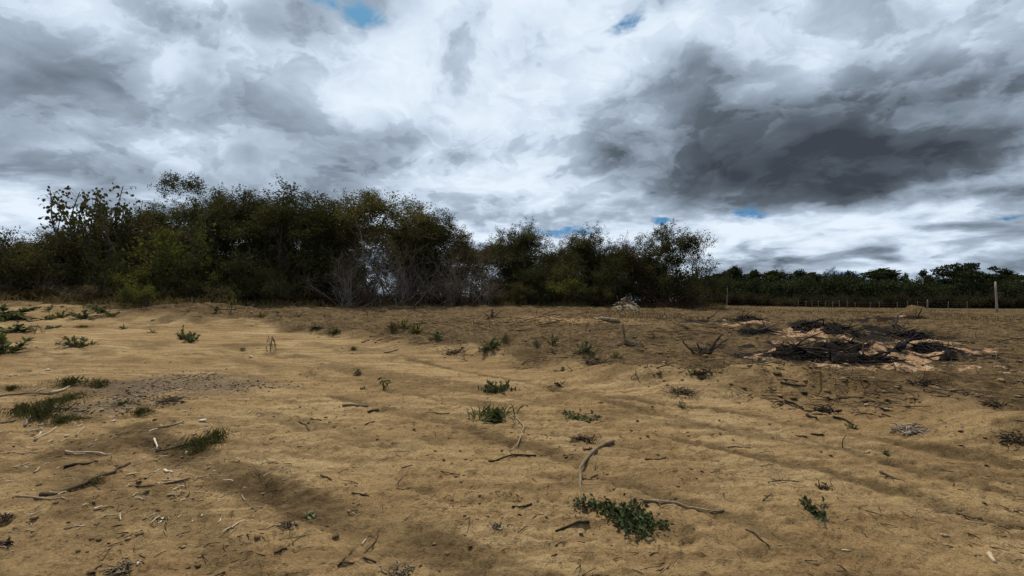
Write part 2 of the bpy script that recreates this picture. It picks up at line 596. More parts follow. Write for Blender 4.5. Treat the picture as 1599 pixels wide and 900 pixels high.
def copy_thing(src, loc, rz=0.0, sc=(1, 1, 1), label=None, group=None, cat=None):
    c = src.copy()
    COL.objects.link(c)
    c.location, c.rotation_euler, c.scale = loc, (0, 0, rz), sc
    if label:
        c['label'] = label
    if group:
        c['group'] = group
    if cat:
        c['category'] = cat
    for ch in src.children:
        k = ch.copy()
        COL.objects.link(k)
        k.parent = c
    return c


def new_mat(name, rough=0.9):
    m = bpy.data.materials.new(name)
    m.use_nodes = True
    t = NT(m.node_tree)
    b = t.n['Principled BSDF']
    b.inputs['Roughness'].default_value = rough
    b.inputs['Specular IOR Level'].default_value = 0.04
    return m, t, b


# ------------------------------------------------------------------ the ground sheet
PINK = [(1180, 503, 1.5, .7), (1240, 523, .9, .8), (1216, 538, .4, .5), (1225, 546, .35, .3), (1282, 526, .9, .5), (1352, 537, 1.2, .6), (1396, 550, 1.3, .4), (1430, 533, .8, .4),
        (1484, 543, .9, .4), (1505, 572, 1.1, .3), (1350, 573, .9, .22), (1265, 516, .5, .4), (1330, 553, .5, .2), (1420, 557, 1.0, .25), (1404, 494, .5, .35), (1145, 506, 1.2, .5),
        (1540, 577, .9, .2), (1310, 574, .9, .2), (1340, 519, .5, .5)]
_pink = [at(a, b, Hfull)[:2] + (rx, ry, 1.0) for a, b, rx, ry in PINK]
ASH = [(1310, 520, 2.0, 1.6), (1300, 545, 2.0, 1.2), (1345, 562, 2.2, .7), (1168, 498, 1.5, 1.1), (1180, 520, 1.7, 1.1), (1413, 526, 2.3, 1.2), (1450, 548, 1.6, .9), (1190, 540, .9, .8), (1250, 560, 1.0, .6),
       (1482, 562, .8, .4), (1345, 500, 2.2, 1.0), (1150, 545, .8, .6), (1540, 560, 1.2, .5), (1100, 500, 1.6, .8), (1350, 487, 3.5, 1.3)]
_ash = [at(a, b, Hfull)[:2] + (rx, ry, 1.0) for a, b, rx, ry in ASH]
_grav = [at(a, b, Hfull)[:2] + (rx, ry, 1.0) for a, b, rx, ry in [(270, 603, 1.0, .55), (215, 615, .7, .5), (380, 602, .8, .35), (300, 592, .7, .35), (190, 632, .7, .5)]]
_dirt = [at(a, b, Hfull)[:2] + (rx, ry, 1.0) for a, b, rx, ry in [(90, 476, 5.5, 2.2), (240, 505, 3.5, 1.8), (40, 560, 2.2, 1.2), (130, 605, 1.5, .9), (320, 540, 2.5, 1.2), (120, 700, .9, .7), (480, 545, 1.6, .8), (700, 690, .8, .5)]]
_pale = [at(a, b, Hfull)[:2] + (rx, ry, 1.0) for a, b, rx, ry in [(905, 500, 3.2, 1.6), (880, 500, 1.6, 1.2)]]


def make_ground():
    front = np.linspace(-62, 62, 620)
    back = np.linspace(62, 298, 62)[1:-1]
    angs = np.radians(np.concatenate([front, back]))
    rad = np.concatenate([np.linspace(0.25, 2.0, 14)[:-1], np.exp(np.linspace(math.log(2.0), math.log(60), 480))[:-1], np.exp(np.linspace(math.log(60), math.log(5000), 60))])
    A, Rr = np.meshgrid(angs, rad)
    X, Y = np.sin(A) * Rr, np.cos(A) * Rr
    x, y = X.ravel(), Y.ravel()
    z = Hfull(x, y)
    na, nr = len(angs), len(rad)
    idx = np.arange(na * nr).reshape(nr, na)
    nxt = np.roll(idx, -1, 1)
    Q = np.stack([idx[:-1], idx[1:], nxt[1:], nxt[:-1]], -1).reshape(-1, 4)
    V = np.column_stack([x, y, z])
    V = np.vstack([V, [0, 0, float(Hfull(np.array([0.0]), np.array([0.0]))[0])]])
    c = len(V) - 1
    tri = np.stack([idx[0], nxt[0], np.full(na, c), np.full(na, c)], -1)
    mb = MB()
    mb.quads(V, np.vstack([Q, tri]))
    me = mb.data('ground', None, smooth=True)
    x, y = V[:, 0], V[:, 1]
    s = bank_s(x, y) + 1.4 * fbm(x / 1.4, y / 1.4, 4, 5)
    soil = sstep(-0.5, 1.1, s)
    # dry dirt shows through the sand in drifts along the tracks
    al, ac = track_coords(x, y)
    drift = sstep(0.0, 0.26, fbm(al / 5.0, ac / .5, 4, 131) + 0.25 * fbm(x / 2.2, y / 2.2, 3, 133) + .5 * fbm(x / .35, y / .3, 4, 135))
    rut = np.zeros_like(x)
    for c_, wd_, dp_ in RUTS:
        rut = np.maximum(rut, np.exp(-((ac - c_) / (wd_ * 1.1)) ** 2) * sstep(-.2, .25, fbm(al / 2.2, ac / .5 + c_, 4, 139)))
    drift = np.maximum(drift * .85, rut * .7)
    drift = np.maximum(drift, line_marks(x, y)[1] * 1.25)
    soil = np.maximum(soil * (0.80 + 0.9 * np.clip(fbm(x / 2.6, y / 2.6, 4, 137) + .25, 0, .6)), drift * .6)
    soil = np.maximum(soil, .62 * np.clip(_sum_bumps(x, y, _dirt) * 1.2, 0, 1) * sstep(-.22, .16, fbm(x / .7, y / .6, 4, 149)))
    wx, wy = x + .5 * fbm(x / .6, y / .6, 4, 141) * 4.4, y + .5 * fbm(x / .6, y / .6, 4, 143) * 3.4
    ash = np.clip(_sum_bumps(wx, wy, _ash) * 1.2, 0, 1) * sstep(-.28, .05, fbm(x / .5, y / .5, 4, 145))
    pink = np.clip(_sum_bumps(wx, wy, _pink) * 1.75, 0, 1) * sstep(-.3, .0, fbm(x / .6, y / .35, 4, 147))
    grav = np.clip(_sum_bumps(wx, wy, _grav) * 1.3, 0, 1)
    pale = np.clip(_sum_bumps(wx, wy, _pale), 0, 1)
    for nm, arr in (('soil', soil), ('ash', ash), ('pink', pink), ('gravelly', grav), ('pale', pale)):
        a = me.attributes.new(nm, 'FLOAT', 'POINT')
        a.data.foreach_set('value', arr.astype(np.float32))
    m, t, b = new_mat('sandy_soil', 0.95)
    geo = t.n.new('ShaderNodeNewGeometry')
    P = geo.outputs['Position']
    mp = t.n.new('ShaderNodeMapping')
    mp.inputs['Rotation'].default_value = (0, 0, math.atan2(0.60, 0.80))
    mp.inputs['Scale'].default_value = (0.13, 2.3, 1.0)
    t.put(mp.inputs['Vector'], P)
    PS = mp.outputs[0]
    n_big = t.noise(P, 0.55, 5, 0.55)
    n_str = t.noise(PS, 3.0, 6, 0.62)
    n_mid = t.noise(P, 7.0, 5, 0.6)
    n_fin = t.noise(P, 55.0, 4, 0.65)
    n_grn = t.noise(P, 260.0, 2, 0.6)
    sand = t.ramp(n_big, [(0.34, (.260, .168, .078)), (0.5, (.335, .228, .110)), (0.64, (.395, .284, .144))])
    sand = t.mix(t.rng(n_str, .44, .60, 0.0, .8), sand, (.19, .122, .058))
    earth = t.ramp(n_mid, [(0.3, (.064, .042, .020)), (0.52, (.128, .086, .041)), (0.72, (.205, .142, .071))])
    n_pat = t.noise(P, 1.3, 6, .62)
    earth = t.mix(t.rng(n_pat, .46, .62, 0.0, .75), earth, t.v('MULTIPLY', earth, (.48, .45, .42)))
    so = t.attr('soil').outputs['Fac']
    sm = t.rng(t.m('ADD', so, t.m('MULTIPLY', t.m('SUBTRACT', n_mid, .5), .9)), 0.15, 0.85, 0.0, 1.0, True)
    c = t.mix(sm, sand, earth)
    c = t.mix(t.m('MULTIPLY', t.attr('pale').outputs['Fac'], t.rng(n_mid, .4, .6)), c, (.33, .21, .10))
    c = t.mix(t.m('MULTIPLY', t.attr('gravelly').outputs['Fac'], t.rng(n_fin, .35, .6)), c, (.12, .092, .068))
    # ash and burnt earth
    pk = t.ramp(n_mid, [(.3, (.26, .135, .060)), (.45, (.37, .215, .112)), (.6, (.43, .295, .185)), (.74, (.56, .48, .38))])
    c = t.mix(t.rng(t.m('ADD', t.attr('ash').outputs['Fac'], t.m('MULTIPLY', t.m('SUBTRACT', n_mid, .5), .8)), .25, .7, 0, 1, True), c,
              t.ramp(n_fin, [(.3, (.008, .007, .006)), (.6, (.020, .017, .014)), (.8, (.055, .045, .038))]))
    c = t.mix(t.rng(t.m('ADD', t.attr('pink').outputs['Fac'], t.m('MULTIPLY', t.m('SUBTRACT', n_mid, .5), 1.0)), .22, .8, 0, 1, True), c, pk)
    c = t.mix(t.m('MULTIPLY', t.rng(t.noise(P, 4.5, 6, .7), .50, .60, 0.0, .9), t.rng(t.m('ADD', t.attr('ash').outputs['Fac'], t.attr('pink').outputs['Fac']), .1, .5)), c, (.022, .017, .013))
    # grain and crumbs
    c = t.mix(t.rng(n_fin, .36, .66, .42, 0.0), c, t.v('SCALE', c, scale=.42))
    n_crm = t.noise(P, 17.0, 6, 0.72)
    c = t.mix(t.rng(n_crm, .53, .68, 0.0, .85), c, t.v('MULTIPLY', c, (.40, .37, .33)))
    c = t.mix(t.rng(n_crm, .46, .32, 0.0, .22), c, t.v('SCALE', c, scale=1.35))
    n_sp = t.noise(P, 48.0, 3, 0.75)
    c = t.mix(t.rng(n_sp, .56, .66, 0.0, .6), c, t.v('MULTIPLY', c, (.42, .38, .34)))
    c = t.mix(t.rng(n_grn, .45, .75, 0.0, .35), c, t.v('SCALE', c, scale=1.5))
    c = t.mix(t.rng(t.noise(P, 34.0, 3, 0.7), .64, .72, 0.0, .75), c, (.06, .042, .024))
    t.put(b.inputs['Base Color'], c)
    h = t.m('ADD', t.m('MULTIPLY', n_mid, .45), t.m('ADD', t.m('MULTIPLY', n_fin, .22), t.m('MULTIPLY', t.noise(P, 22.0, 5, .6), .35)))
    h = t.m('ADD', h, t.m('MULTIPLY', n_crm, -.5))
    nb = t.bump(h, 1.0, 0.075)
    t.put(b.inputs['Normal'], t.bump(n_grn, 0.5, 0.006, nb))
    me.materials.append(m)
    g = link('ground', me)
    return tag(g, kind='structure')


make_ground()

# ------------------------------------------------------------------ vegetation
def leaf_mat(name, cols, trans=0.25, rough=0.55, vary=0.5):
    m, t, b = new_mat(name, .95)
    oi = t.n.new('ShaderNodeObjectInfo')
    f = t.m('ADD', t.m('MULTIPLY', t.attr('tint').outputs['Fac'], 1.0 - vary * .3), t.m('MULTIPLY', t.m('SUBTRACT', oi.outputs['Random'], .5), vary * .5))
    c = t.ramp(f, [(k / (len(cols) - 1), cc) for k, cc in enumerate(cols)])
    t.put(b.inputs['Base Color'], c)
    b.inputs['Specular IOR Level'].default_value = 0.08
    tr = t.n.new('ShaderNodeBsdfTranslucent')
    t.put(tr.inputs['Color'], t.v('MULTIPLY', c, (1.3, 1.35, .7)))
    mx = t.n.new('ShaderNodeMixShader')
    mx.inputs[0].default_value = trans
    o = t.n['Material Output']
    t.l.new(b.outputs[0], mx.inputs[1])
    t.l.new(tr.outputs[0], mx.inputs[2])
    t.l.new(mx.outputs[0], o.inputs['Surface'])
    return m


def bark_mat(name, c0, c1, scale=14.0, rough=0.9):
    m, t, b = new_mat(name, rough)
    tc_ = t.n.new('ShaderNodeTexCoord')
    P = tc_.outputs['Object']
    n = t.noise(P, scale, 5, .65)
    mp = t.n.new('ShaderNodeMapping')
    mp.inputs['Scale'].default_value = (1, 1, .18)
    t.put(mp.inputs['Vector'], P)
    n2 = t.noise(mp.outputs[0], scale * 4, 3, .6)
    tn = t.attr('tint').outputs['Fac']
    f = t.m('ADD', t.m('MULTIPLY', n, .5), t.m('ADD', t.m('MULTIPLY', n2, .35), t.m('MULTIPLY', t.m('SUBTRACT', tn, .5), .6)))
    t.put(b.inputs['Base Color'], t.mix(t.rng(f, .28, .62), c0, c1))
    t.put(b.inputs['Normal'], t.bump(n2, .6, .01))
    return m


M_DARK = leaf_mat('dark_green_leaf', [(0.023, 0.024, 0.011), (0.039, 0.040, 0.016), (0.063, 0.061, 0.024), (0.103, 0.094, 0.039)])
M_OLIVE = leaf_mat('olive_leaf', [(.032, .029, .013), (.058, .052, .021), (.092, .079, .031), (.150, .125, .052)], .32)
M_BROWN = leaf_mat('dry_brown_leaf', [(.028, .022, .012), (.055, .042, .020), (.085, .062, .030), (.13, .095, .045)])
M_FRESH = leaf_mat('fresh_green_leaf', [(.038, .044, .013), (.066, .070, .020), (.105, .104, .030), (.19, .175, .05)], .35)
M_WEED = leaf_mat('weed_leaf', [(0.049, 0.058, 0.026), (0.080, 0.091, 0.038), (0.116, 0.125, 0.055), (0.203, 0.196, 0.102)], .15)
M_CREEP = leaf_mat('creeper_leaf', [(0.025, 0.034, 0.014), (0.043, 0.054, 0.021), (0.065, 0.077, 0.033), (0.125, 0.131, 0.069)], .12, .45)
M_STRAW = leaf_mat('straw_blade', [(.10, .075, .038), (.17, .125, .065), (.25, .19, .105), (.36, .29, .18)], .15, .8)
M_GRASS = leaf_mat('grass_blade', [(0.054, 0.060, 0.024), (0.093, 0.096, 0.039), (0.150, 0.141, 0.063), (0.375, 0.307, 0.165)], .15, .7)
M_FAR = leaf_mat('far_tree_leaf', [(.014, .019, .009), (.022, .029, .012), (.034, .040, .016), (.05, .052, .022)], .15)
M_FARB = leaf_mat('far_dry_leaf', [(.018, .015, .009), (.028, .024, .013), (.042, .034, .019), (.065, .052, .03)])
M_BARK = bark_mat('grey_brown_bark', (.045, .036, .028), (.13, .108, .088))
M_DEAD = bark_mat('dead_grey_wood', (.085, .070, .056), (.27, .23, .185))
M_TWIG = bark_mat('dark_twig', (.026, .019, .013), (.105, .077, .050))
M_PALEW = bark_mat('bleached_wood', (.22, .168, .104), (.47, .385, .27))
M_STEM = bark_mat('tan_stem', (.090, .066, .040), (.27, .21, .135))
M_CHAR = bark_mat('charred_wood', (.006, .005, .005), (.030, .026, .024), 10, .75)
M_REDTW = bark_mat('reddish_brown_twig', (.045, .026, .018), (.13, .075, .05))
M_FPOST = bark_mat('grey_fence_wood', (.10, .085, .068), (.22, .195, .16))
M_POST = bark_mat('weathered_post', (.16, .135, .11), (.36, .32, .27))


def norm(a):
    return a / (np.linalg.norm(a) + 1e-9)


def limb(rg, p, dr, length, r0, r1, n=5, wob=.25, up=0.0):
    pts, dcur = [np.array(p, float)], norm(np.array(dr, float))
    for i in range(n):
        dcur = norm(dcur + rg.normal(0, wob, 3) * np.array([1, 1, .7]) + np.array([0, 0, up]))
        pts.append(pts[-1] + dcur * length / n)
    return np.array(pts), np.linspace(r0, r1, n + 1)


def branch_out(rg, mb, pts, rad, level, opt, tips):
    """grow side limbs from a limb; fills mb with tubes and tips with the last shoots"""
    L = np.linalg.norm(np.diff(pts, axis=0), axis=1).sum()
    nch = opt['kids'][min(level, len(opt['kids']) - 1)]
    for c in range(nch):
        t = rg.uniform(opt.get('from', .35), 1.0) if c else 1.0
        f = t * (len(pts) - 1)
        i = min(int(f), len(pts) - 2)
        p = pts[i] + (pts[i + 1] - pts[i]) * (f - i)
        ax = norm(pts[i + 1] - pts[i])
        side = norm(np.cross(ax, rg.normal(0, 1, 3)))
        sp = opt['spread'] * rg.uniform(.6, 1.3)
        dr = norm(ax * math.cos(sp) + side * math.sin(sp) + np.array([0, 0, opt.get('lift', 0)]))
        ln = L * opt['ratio'] * rg.uniform(.65, 1.15)
        r0 = max(np.interp(f, np.arange(len(rad)), rad) * .62, opt['rmin'])
        sub, sr = limb(rg, p, dr, ln, r0, max(r0 * .45, opt['rmin'] * .6), opt.get('seg', 4), opt.get('wob', .25), opt.get('up', 0))
        if r0 >= opt.get('draw', 0):
            mb.tube(sub, sr, 4 if level else 5, rg.uniform(.2, .8), cap=False)
        if level + 1 < len(opt['kids']):
            branch_out(rg, mb, sub, sr, level + 1, opt, tips)
        else:
            tips.append(sub)


def foliage(rg, mb, tips, per, size, jitter, up=.5, asp=.5, fold=0.0, gaps=0.25, cl=3):
    """leaves in clumps along the last shoots"""
    C, D = [], []
    for sub in tips:
        if rg.rand() < gaps:
            continue
        k = int(per * rg.uniform(.5, 1.5))
        for _ in range(max(1, k // cl)):
            f = rg.uniform(.15, 1.0) * (len(sub) - 1)
            i = min(int(f), len(sub) - 2)
            c = sub[i] + (sub[i + 1] - sub[i]) * (f - i) + rg.normal(0, jitter, 3)
            ax = sub[i + 1] - sub[i]
            for _ in range(cl):
                C.append(c + rg.normal(0, size * .55, 3))
                D.append(norm(ax) * .5 + rg.normal(0, .8, 3))
    C, D = np.array(C), np.array(D)
    N = rg.normal(0, .6, C.shape) + np.array([0, 0, up])
    L = size * rg.uniform(.6, 1.35, len(C))
    clump = fbm(C[:, 0] * 1.3 + C[:, 2], C[:, 1] * 1.3 - C[:, 2] * .7, 2, 203)
    tint = np.clip(.45 + clump * .9 + rg.normal(0, .16, len(C)), 0, 1)
    mb.leaves(C, D, N, L, L * asp, tint, fold)


PROTO = {}


def finish(key, trunks, crown, bark, leaf, tname='trunk', cname='crown'):
    """store the meshes of one kind of plant, centred, with its height and width"""
    V = np.vstack(crown.v) if crown is not None and crown.n else np.vstack(trunks[0].v)
    h = np.percentile(V[:, 2], 99.85)
    lo, hi = np.percentile(V[:, 0], 2.5), np.percentile(V[:, 0], 97.5)
    lo2, hi2 = np.percentile(V[:, 1], 2.5), np.percentile(V[:, 1], 97.5)
    c = np.array([(lo + hi) / 2, (lo2 + hi2) / 2, 0])
    parts = []
    for tk in trunks:
        if tk.n:
            tk.v = [q - c for q in tk.v]
            parts.append((tname, tk.data(tname, bark)))
    if crown is not None and crown.n:
        crown.v = [q - c for q in crown.v]
        parts.append((cname, crown.data(cname, leaf)))
    PROTO[key] = dict(parts=parts, h=h, w=hi - lo, d=hi2 - lo2)


def make_tree(key, seed, height, stems, opt, per, size, jitter, bark, leaf, trunk_h=.45, lean=.15, r=.07, gaps=.2, asp=.5, up=.5, stem_gap=.25, under=0, fill=0, fc=(.62, .27, .34)):
    rg = np.random.RandomState(seed)
    cr, tips, trunks = MB(), [], []
    for s in range(stems):
        tr = MB()
        a = rg.uniform(0, 6.28)
        off = np.array([math.cos(a), math.sin(a), 0]) * (stem_gap * rg.uniform(.3, 1) if stems > 1 else 0)
        dr = np.array([math.cos(a) * lean, math.sin(a) * lean, 1.0])
        pts, rad = limb(rg, off + np.array([0, 0, -.15]), dr, height * trunk_h * rg.uniform(.85, 1.15), r * rg.uniform(.7, 1.1), r * .6, 6, .11, .04)
        tr.tube(pts, rad, 6, rg.uniform(.3, .7))
        branch_out(rg, tr, pts, rad, 0, opt, tips)
        trunks.append(tr)
    for _ in range(under):
        a, q = rg.uniform(0, 6.28), rg.uniform(.2, 1) * height * .28
        b0 = np.array([math.cos(a) * q, math.sin(a) * q, rg.uniform(.0, .3) * height])
        sub, _r = limb(rg, b0, rg.normal(0, 1, 3) + np.array([0, 0, .6]), height * .18, .01, .006, 3, .3)
        tips.append(sub)
    # leafy bosses over the crown: uneven outline, light and dark clumps
    boss = rg.normal(0, 1, (16, 3))
    boss[:, 2] = np.abs(boss[:, 2]) * .9 - .35
    boss /= np.linalg.norm(boss, axis=1, keepdims=True)
    for k in range(fill):
        v = boss[rg.randint(16)] * rg.uniform(.55, 1.0) + rg.normal(0, .17, 3)
        c0 = np.array([v[0] * fc[1], v[1] * fc[1], fc[0] + v[2] * fc[2]]) * height
        sub, _r = limb(rg, c0, v * .7 + rg.normal(0, .6, 3) + np.array([0, 0, .15]), height * .07, .01, .005, 3, .3)
        tips.append(sub)
    foliage(rg, cr, tips, per, size, jitter, up, asp, gaps=gaps)
    finish(key, trunks, cr, bark, leaf)


TH = dict(kids=[6, 5, 4], spread=.75, ratio=.62, rmin=.006, seg=4, wob=.22, up=.06, lift=.15)
make_tree('dense', 1, 6.0, 2, dict(TH, kids=[8, 5, 4]), 66, .085, .10, M_BARK, M_DARK, .30, .25, .09, .02, under=110, fill=460)
make_tree('dense2', 2, 6.0, 3, dict(TH, kids=[6, 4, 4], spread=.9), 62, .085, .10, M_BARK, M_OLIVE, .30, .35, .08, .04, under=90, fill=430)
make_tree('dense3', 3, 6.0, 2, dict(TH, kids=[7, 5, 4], spread=.65), 62, .085, .10, M_BARK, M_BROWN, .32, .25, .08, .04, under=70, fill=420)
make_tree('open', 4, 6.0, 7, dict(TH, kids=[4, 4, 3], spread=.6, ratio=.55), 52, .085, .11, M_DEAD, M_OLIVE, .50, .22, .045, .08, stem_gap=1.2, fill=260, fc=(.78, .3, .2))
make_tree('shrub', 5, 2.4, 6, dict(TH, kids=[5, 4], spread=.8, ratio=.6, rmin=.004), 66, .068, .11, M_BARK, M_OLIVE, .5, .6, .03, .1, stem_gap=.5, under=60)
make_tree('shrub2', 6, 2.2, 6, dict(TH, kids=[5, 4], spread=.9, ratio=.6, rmin=.004), 66, .065, .11, M_BARK, M_DARK, .5, .7, .03, .12, stem_gap=.5, under=60)
make_tree('shrub3', 8, 2.0, 7, dict(TH, kids=[5, 4], spread=.8, ratio=.6, rmin=.004), 44, .085, .10, M_BARK, M_FRESH, .5, .6, .025, .2, stem_gap=.4, under=20)
make_tree('dryshrub', 9, 1.8, 8, dict(TH, kids=[6, 5], spread=.8, ratio=.65, rmin=.004), 18, .07, .10, M_DEAD, M_BROWN, .5, .7, .018, .2, stem_gap=.4, under=30)
make_tree('wispy', 10, 5.5, 2, dict(TH, kids=[6, 5, 4], spread=.7, ratio=.6, rmin=.007, wob=.3), 9, .11, .10, M_TWIG, M_DARK, .5, .25, .06, .3)
make_tree('slender', 11, 5.5, 1, dict(TH, kids=[4, 3], spread=.9, ratio=.2, lift=.1, up=.0, **{'from': .88}), 34, .085, .08, M_BARK, M_DARK, .88, .08, .05, .05, fill=95, fc=(.915, .19, .065))
make_tree('feathery', 12, 5.5, 2, dict(TH, kids=[6, 5, 4], spread=.7, ratio=.6, rmin=.006, **{'from': .5}), 22, .085, .12, M_BARK, M_BROWN, .55, .2, .06, .3)


def big_leaf(key, seed):
    """sparse shrub with large drooping leaves on long stalks"""
    rg = np.random.RandomState(seed)
    tr, cr = MB(), MB()
    C, D, N = [], [], []
    for s in range(24):
        a = rg.uniform(0, 6.28)
        pts, rad = limb(rg, (math.cos(a) * rg.uniform(0, 2.2), math.sin(a) * rg.uniform(0, 1.2), -.1), (math.cos(a) * .3, math.sin(a) * .3, 1), rg.uniform(2.6, 4.4), .035, .012, 8, .12, .05)
        tr.tube(pts, rad, 5, .5, cap=False)
        for k in range(58):
            f = rg.uniform(.28, 1) * 8
            i = min(int(f), 7)
            p0 = pts[i] + (pts[i + 1] - pts[i]) * (f - i)
            st, sr = limb(rg, p0, rg.normal(0, 1, 3) + np.array([0, 0, .5]), rg.uniform(.15, .45), .006, .004, 3, .2)
            tr.tube(st, sr, 3, .5, cap=False)
            for q in range(2):
                C.append(st[-1 - q])
                D.append(np.array([rg.normal(0, .6), rg.normal(0, .6), -.7]))
                N.append(np.array([rg.normal(0, .7), rg.normal(0, .7) - .4, .3]))
    L = rg.uniform(.09, .16, len(C))
    cr.leaves(C, D, N, L, L * .75, np.clip(rg.normal(.45, .2, len(C)), 0, 1), .25, .1)
    finish(key, [tr], cr, M_BARK, M_DARK)


big_leaf('bigleaf', 21)


def bare(key, seed, n, h, sprd, mat, r=.02, kids=(5, 4, 3)):
    rg = np.random.RandomState(seed)
    tr, tw, tips = MB(), MB(), []
    opt = dict(kids=list(kids), spread=.6, ratio=.55, rmin=.005, seg=4, wob=.3, up=.02)
    for s in range(n):
        a = rg.uniform(0, 6.28)
        q = rg.uniform(0, .9)
        pts, rad = limb(rg, (math.cos(a) * q * sprd, math.sin(a) * q * .6, -.1), (rg.normal(0, sprd * .5), rg.normal(0, .4), 1), h * rg.uniform(.5, 1.05), r * rg.uniform(.6, 1.3), .008, 7, .17)
        tr.tube(pts, rad, 5, rg.uniform(.2, .9), cap=False)
        branch_out(rg, tw, pts, rad, 0, opt, tips)
    finish(key, [tr], tw, mat, mat, 'stems', 'twigs')


bare('bare', 31, 9, 3.0, .6, M_DEAD, .022, (5, 3, 2))
bare('bare2', 32, 12, 2.4, 1.1, M_DEAD, .02, (5, 4))
bare('bare3', 33, 14, 1.6, 1.2, M_REDTW, .016, (5, 4))


def canopy_tree(key, seed, h, style):
    """trees of the far line: rounded heads on bare stems, or a wide layered top"""
    rg = np.random.RandomState(seed)
    tr, cr, tips = MB(), MB(), []
    pts, rad = limb(rg, (0, 0, -.3), (rg.normal(0, .06), 0, 1), h * (.62 if style != 'layered' else .55), .16, .08, 6, .06, .03)
    tr.tube(pts, rad, 5, .5)
    C, D = [], []
    nb = 15 if style == 'round' else 46 if style == 'layered' else 20
    for k in range(nb):
        if style == 'round':
            c = np.array([rg.normal(0, .14 * h), rg.normal(0, .14 * h), h * rg.uniform(.60, .93)])
            rr = h * rg.uniform(.06, .11)
            sq = .8
        elif style == 'column':
            zf = rg.uniform(.35, .95)
            c = np.array([rg.normal(0, .075 * h) * (1.25 - zf), rg.normal(0, .08 * h), h * zf])
            rr, sq = h * .075 * (1.3 - zf * .7), 1.1
        else:
            a = rg.uniform(0, 6.28)
            q = math.sqrt(rg.uniform(0.02, 1)) * .62 * h
            c = np.array([math.cos(a) * q, math.sin(a) * q, h * (rg.choice([.68, .78, .86, .95]) - .12 * (q / (.62 * h)) ** 2)])
            rr, sq = h * rg.uniform(.07, .12), .22
        i = rg.randint(3, 7)
        b0 = pts[min(i, 6)]
        mid = (b0 + c) * .5 + np.array([0, 0, -.03 * h])
        tr.tube([b0, mid, c], [.05, .03, .015], 4, .5, cap=False)
        m = 130
        v = rg.normal(0, 1, (m, 3))
        v /= np.linalg.norm(v, axis=1, keepdims=True)
        C.append(c + v * rr * rg.uniform(.35, 1.1, (m, 1)) * np.array([1.25, 1.25, sq]))
        D.append(v + rg.normal(0, .7, (m, 3)))
    C, D = np.vstack(C), np.vstack(D)
    L = rg.uniform(.2, .5, len(C)) * h / 8
    cr.leaves(C, D, rg.normal(0, 1, C.shape) + np.array([0, 0, .4]), L, L * .6, np.clip(rg.normal(.45, .2, len(C)), 0, 1))
    finish(key, [tr], cr, M_BARK, M_FAR)


canopy_tree('round', 41, 8, 'round')
canopy_tree('round2', 42, 8, 'round')
canopy_tree('column', 43, 8, 'column')
canopy_tree('layered', 44, 8, 'layered')
make_tree('farshrub', 45, 4.0, 5, dict(TH, kids=[5, 4], spread=.8, ratio=.6, rmin=.01, draw=.02), 60, .24, .3, M_BARK, M_FAR, .5, .5, .05, .1, stem_gap=.8, under=70)
make_tree('farbrown', 46, 3.5, 6, dict(TH, kids=[5, 4], spread=.8, ratio=.6, rmin=.01, draw=.012), 30, .22, .3, M_BARK, M_FARB, .5, .6, .04, .15, stem_gap=.8, under=60)


def plant(key, name, label, cat, px, Y, ytop, wpx, rz=0.0, group=None, sink=.05, depth=1.0):
    """stand one plant of a kind at its distance, as tall and as wide as it is there"""
    pr = PROTO[key]
    x = (px - 799.5) / FPX * Y
    z = float(Hfull(np.array([x]), np.array([Y]))[0]) - sink
    hgt = max(EYE + (456 - ytop) / FPX * Y - z, .25)
    wid = wpx / FPX * Y
    sx, sz = wid / pr['w'], hgt / pr['h']
    o = thing(name, label, cat, (x, Y, z), group, rz)
    o.scale = (sx, (sx + sz) * .5 * depth, sz)
    for nm, me in pr['parts']:
        q = link(nm, me, o)
        if nm in ('stems', 'twigs'):
            q['kind'] = 'stuff'
    return o


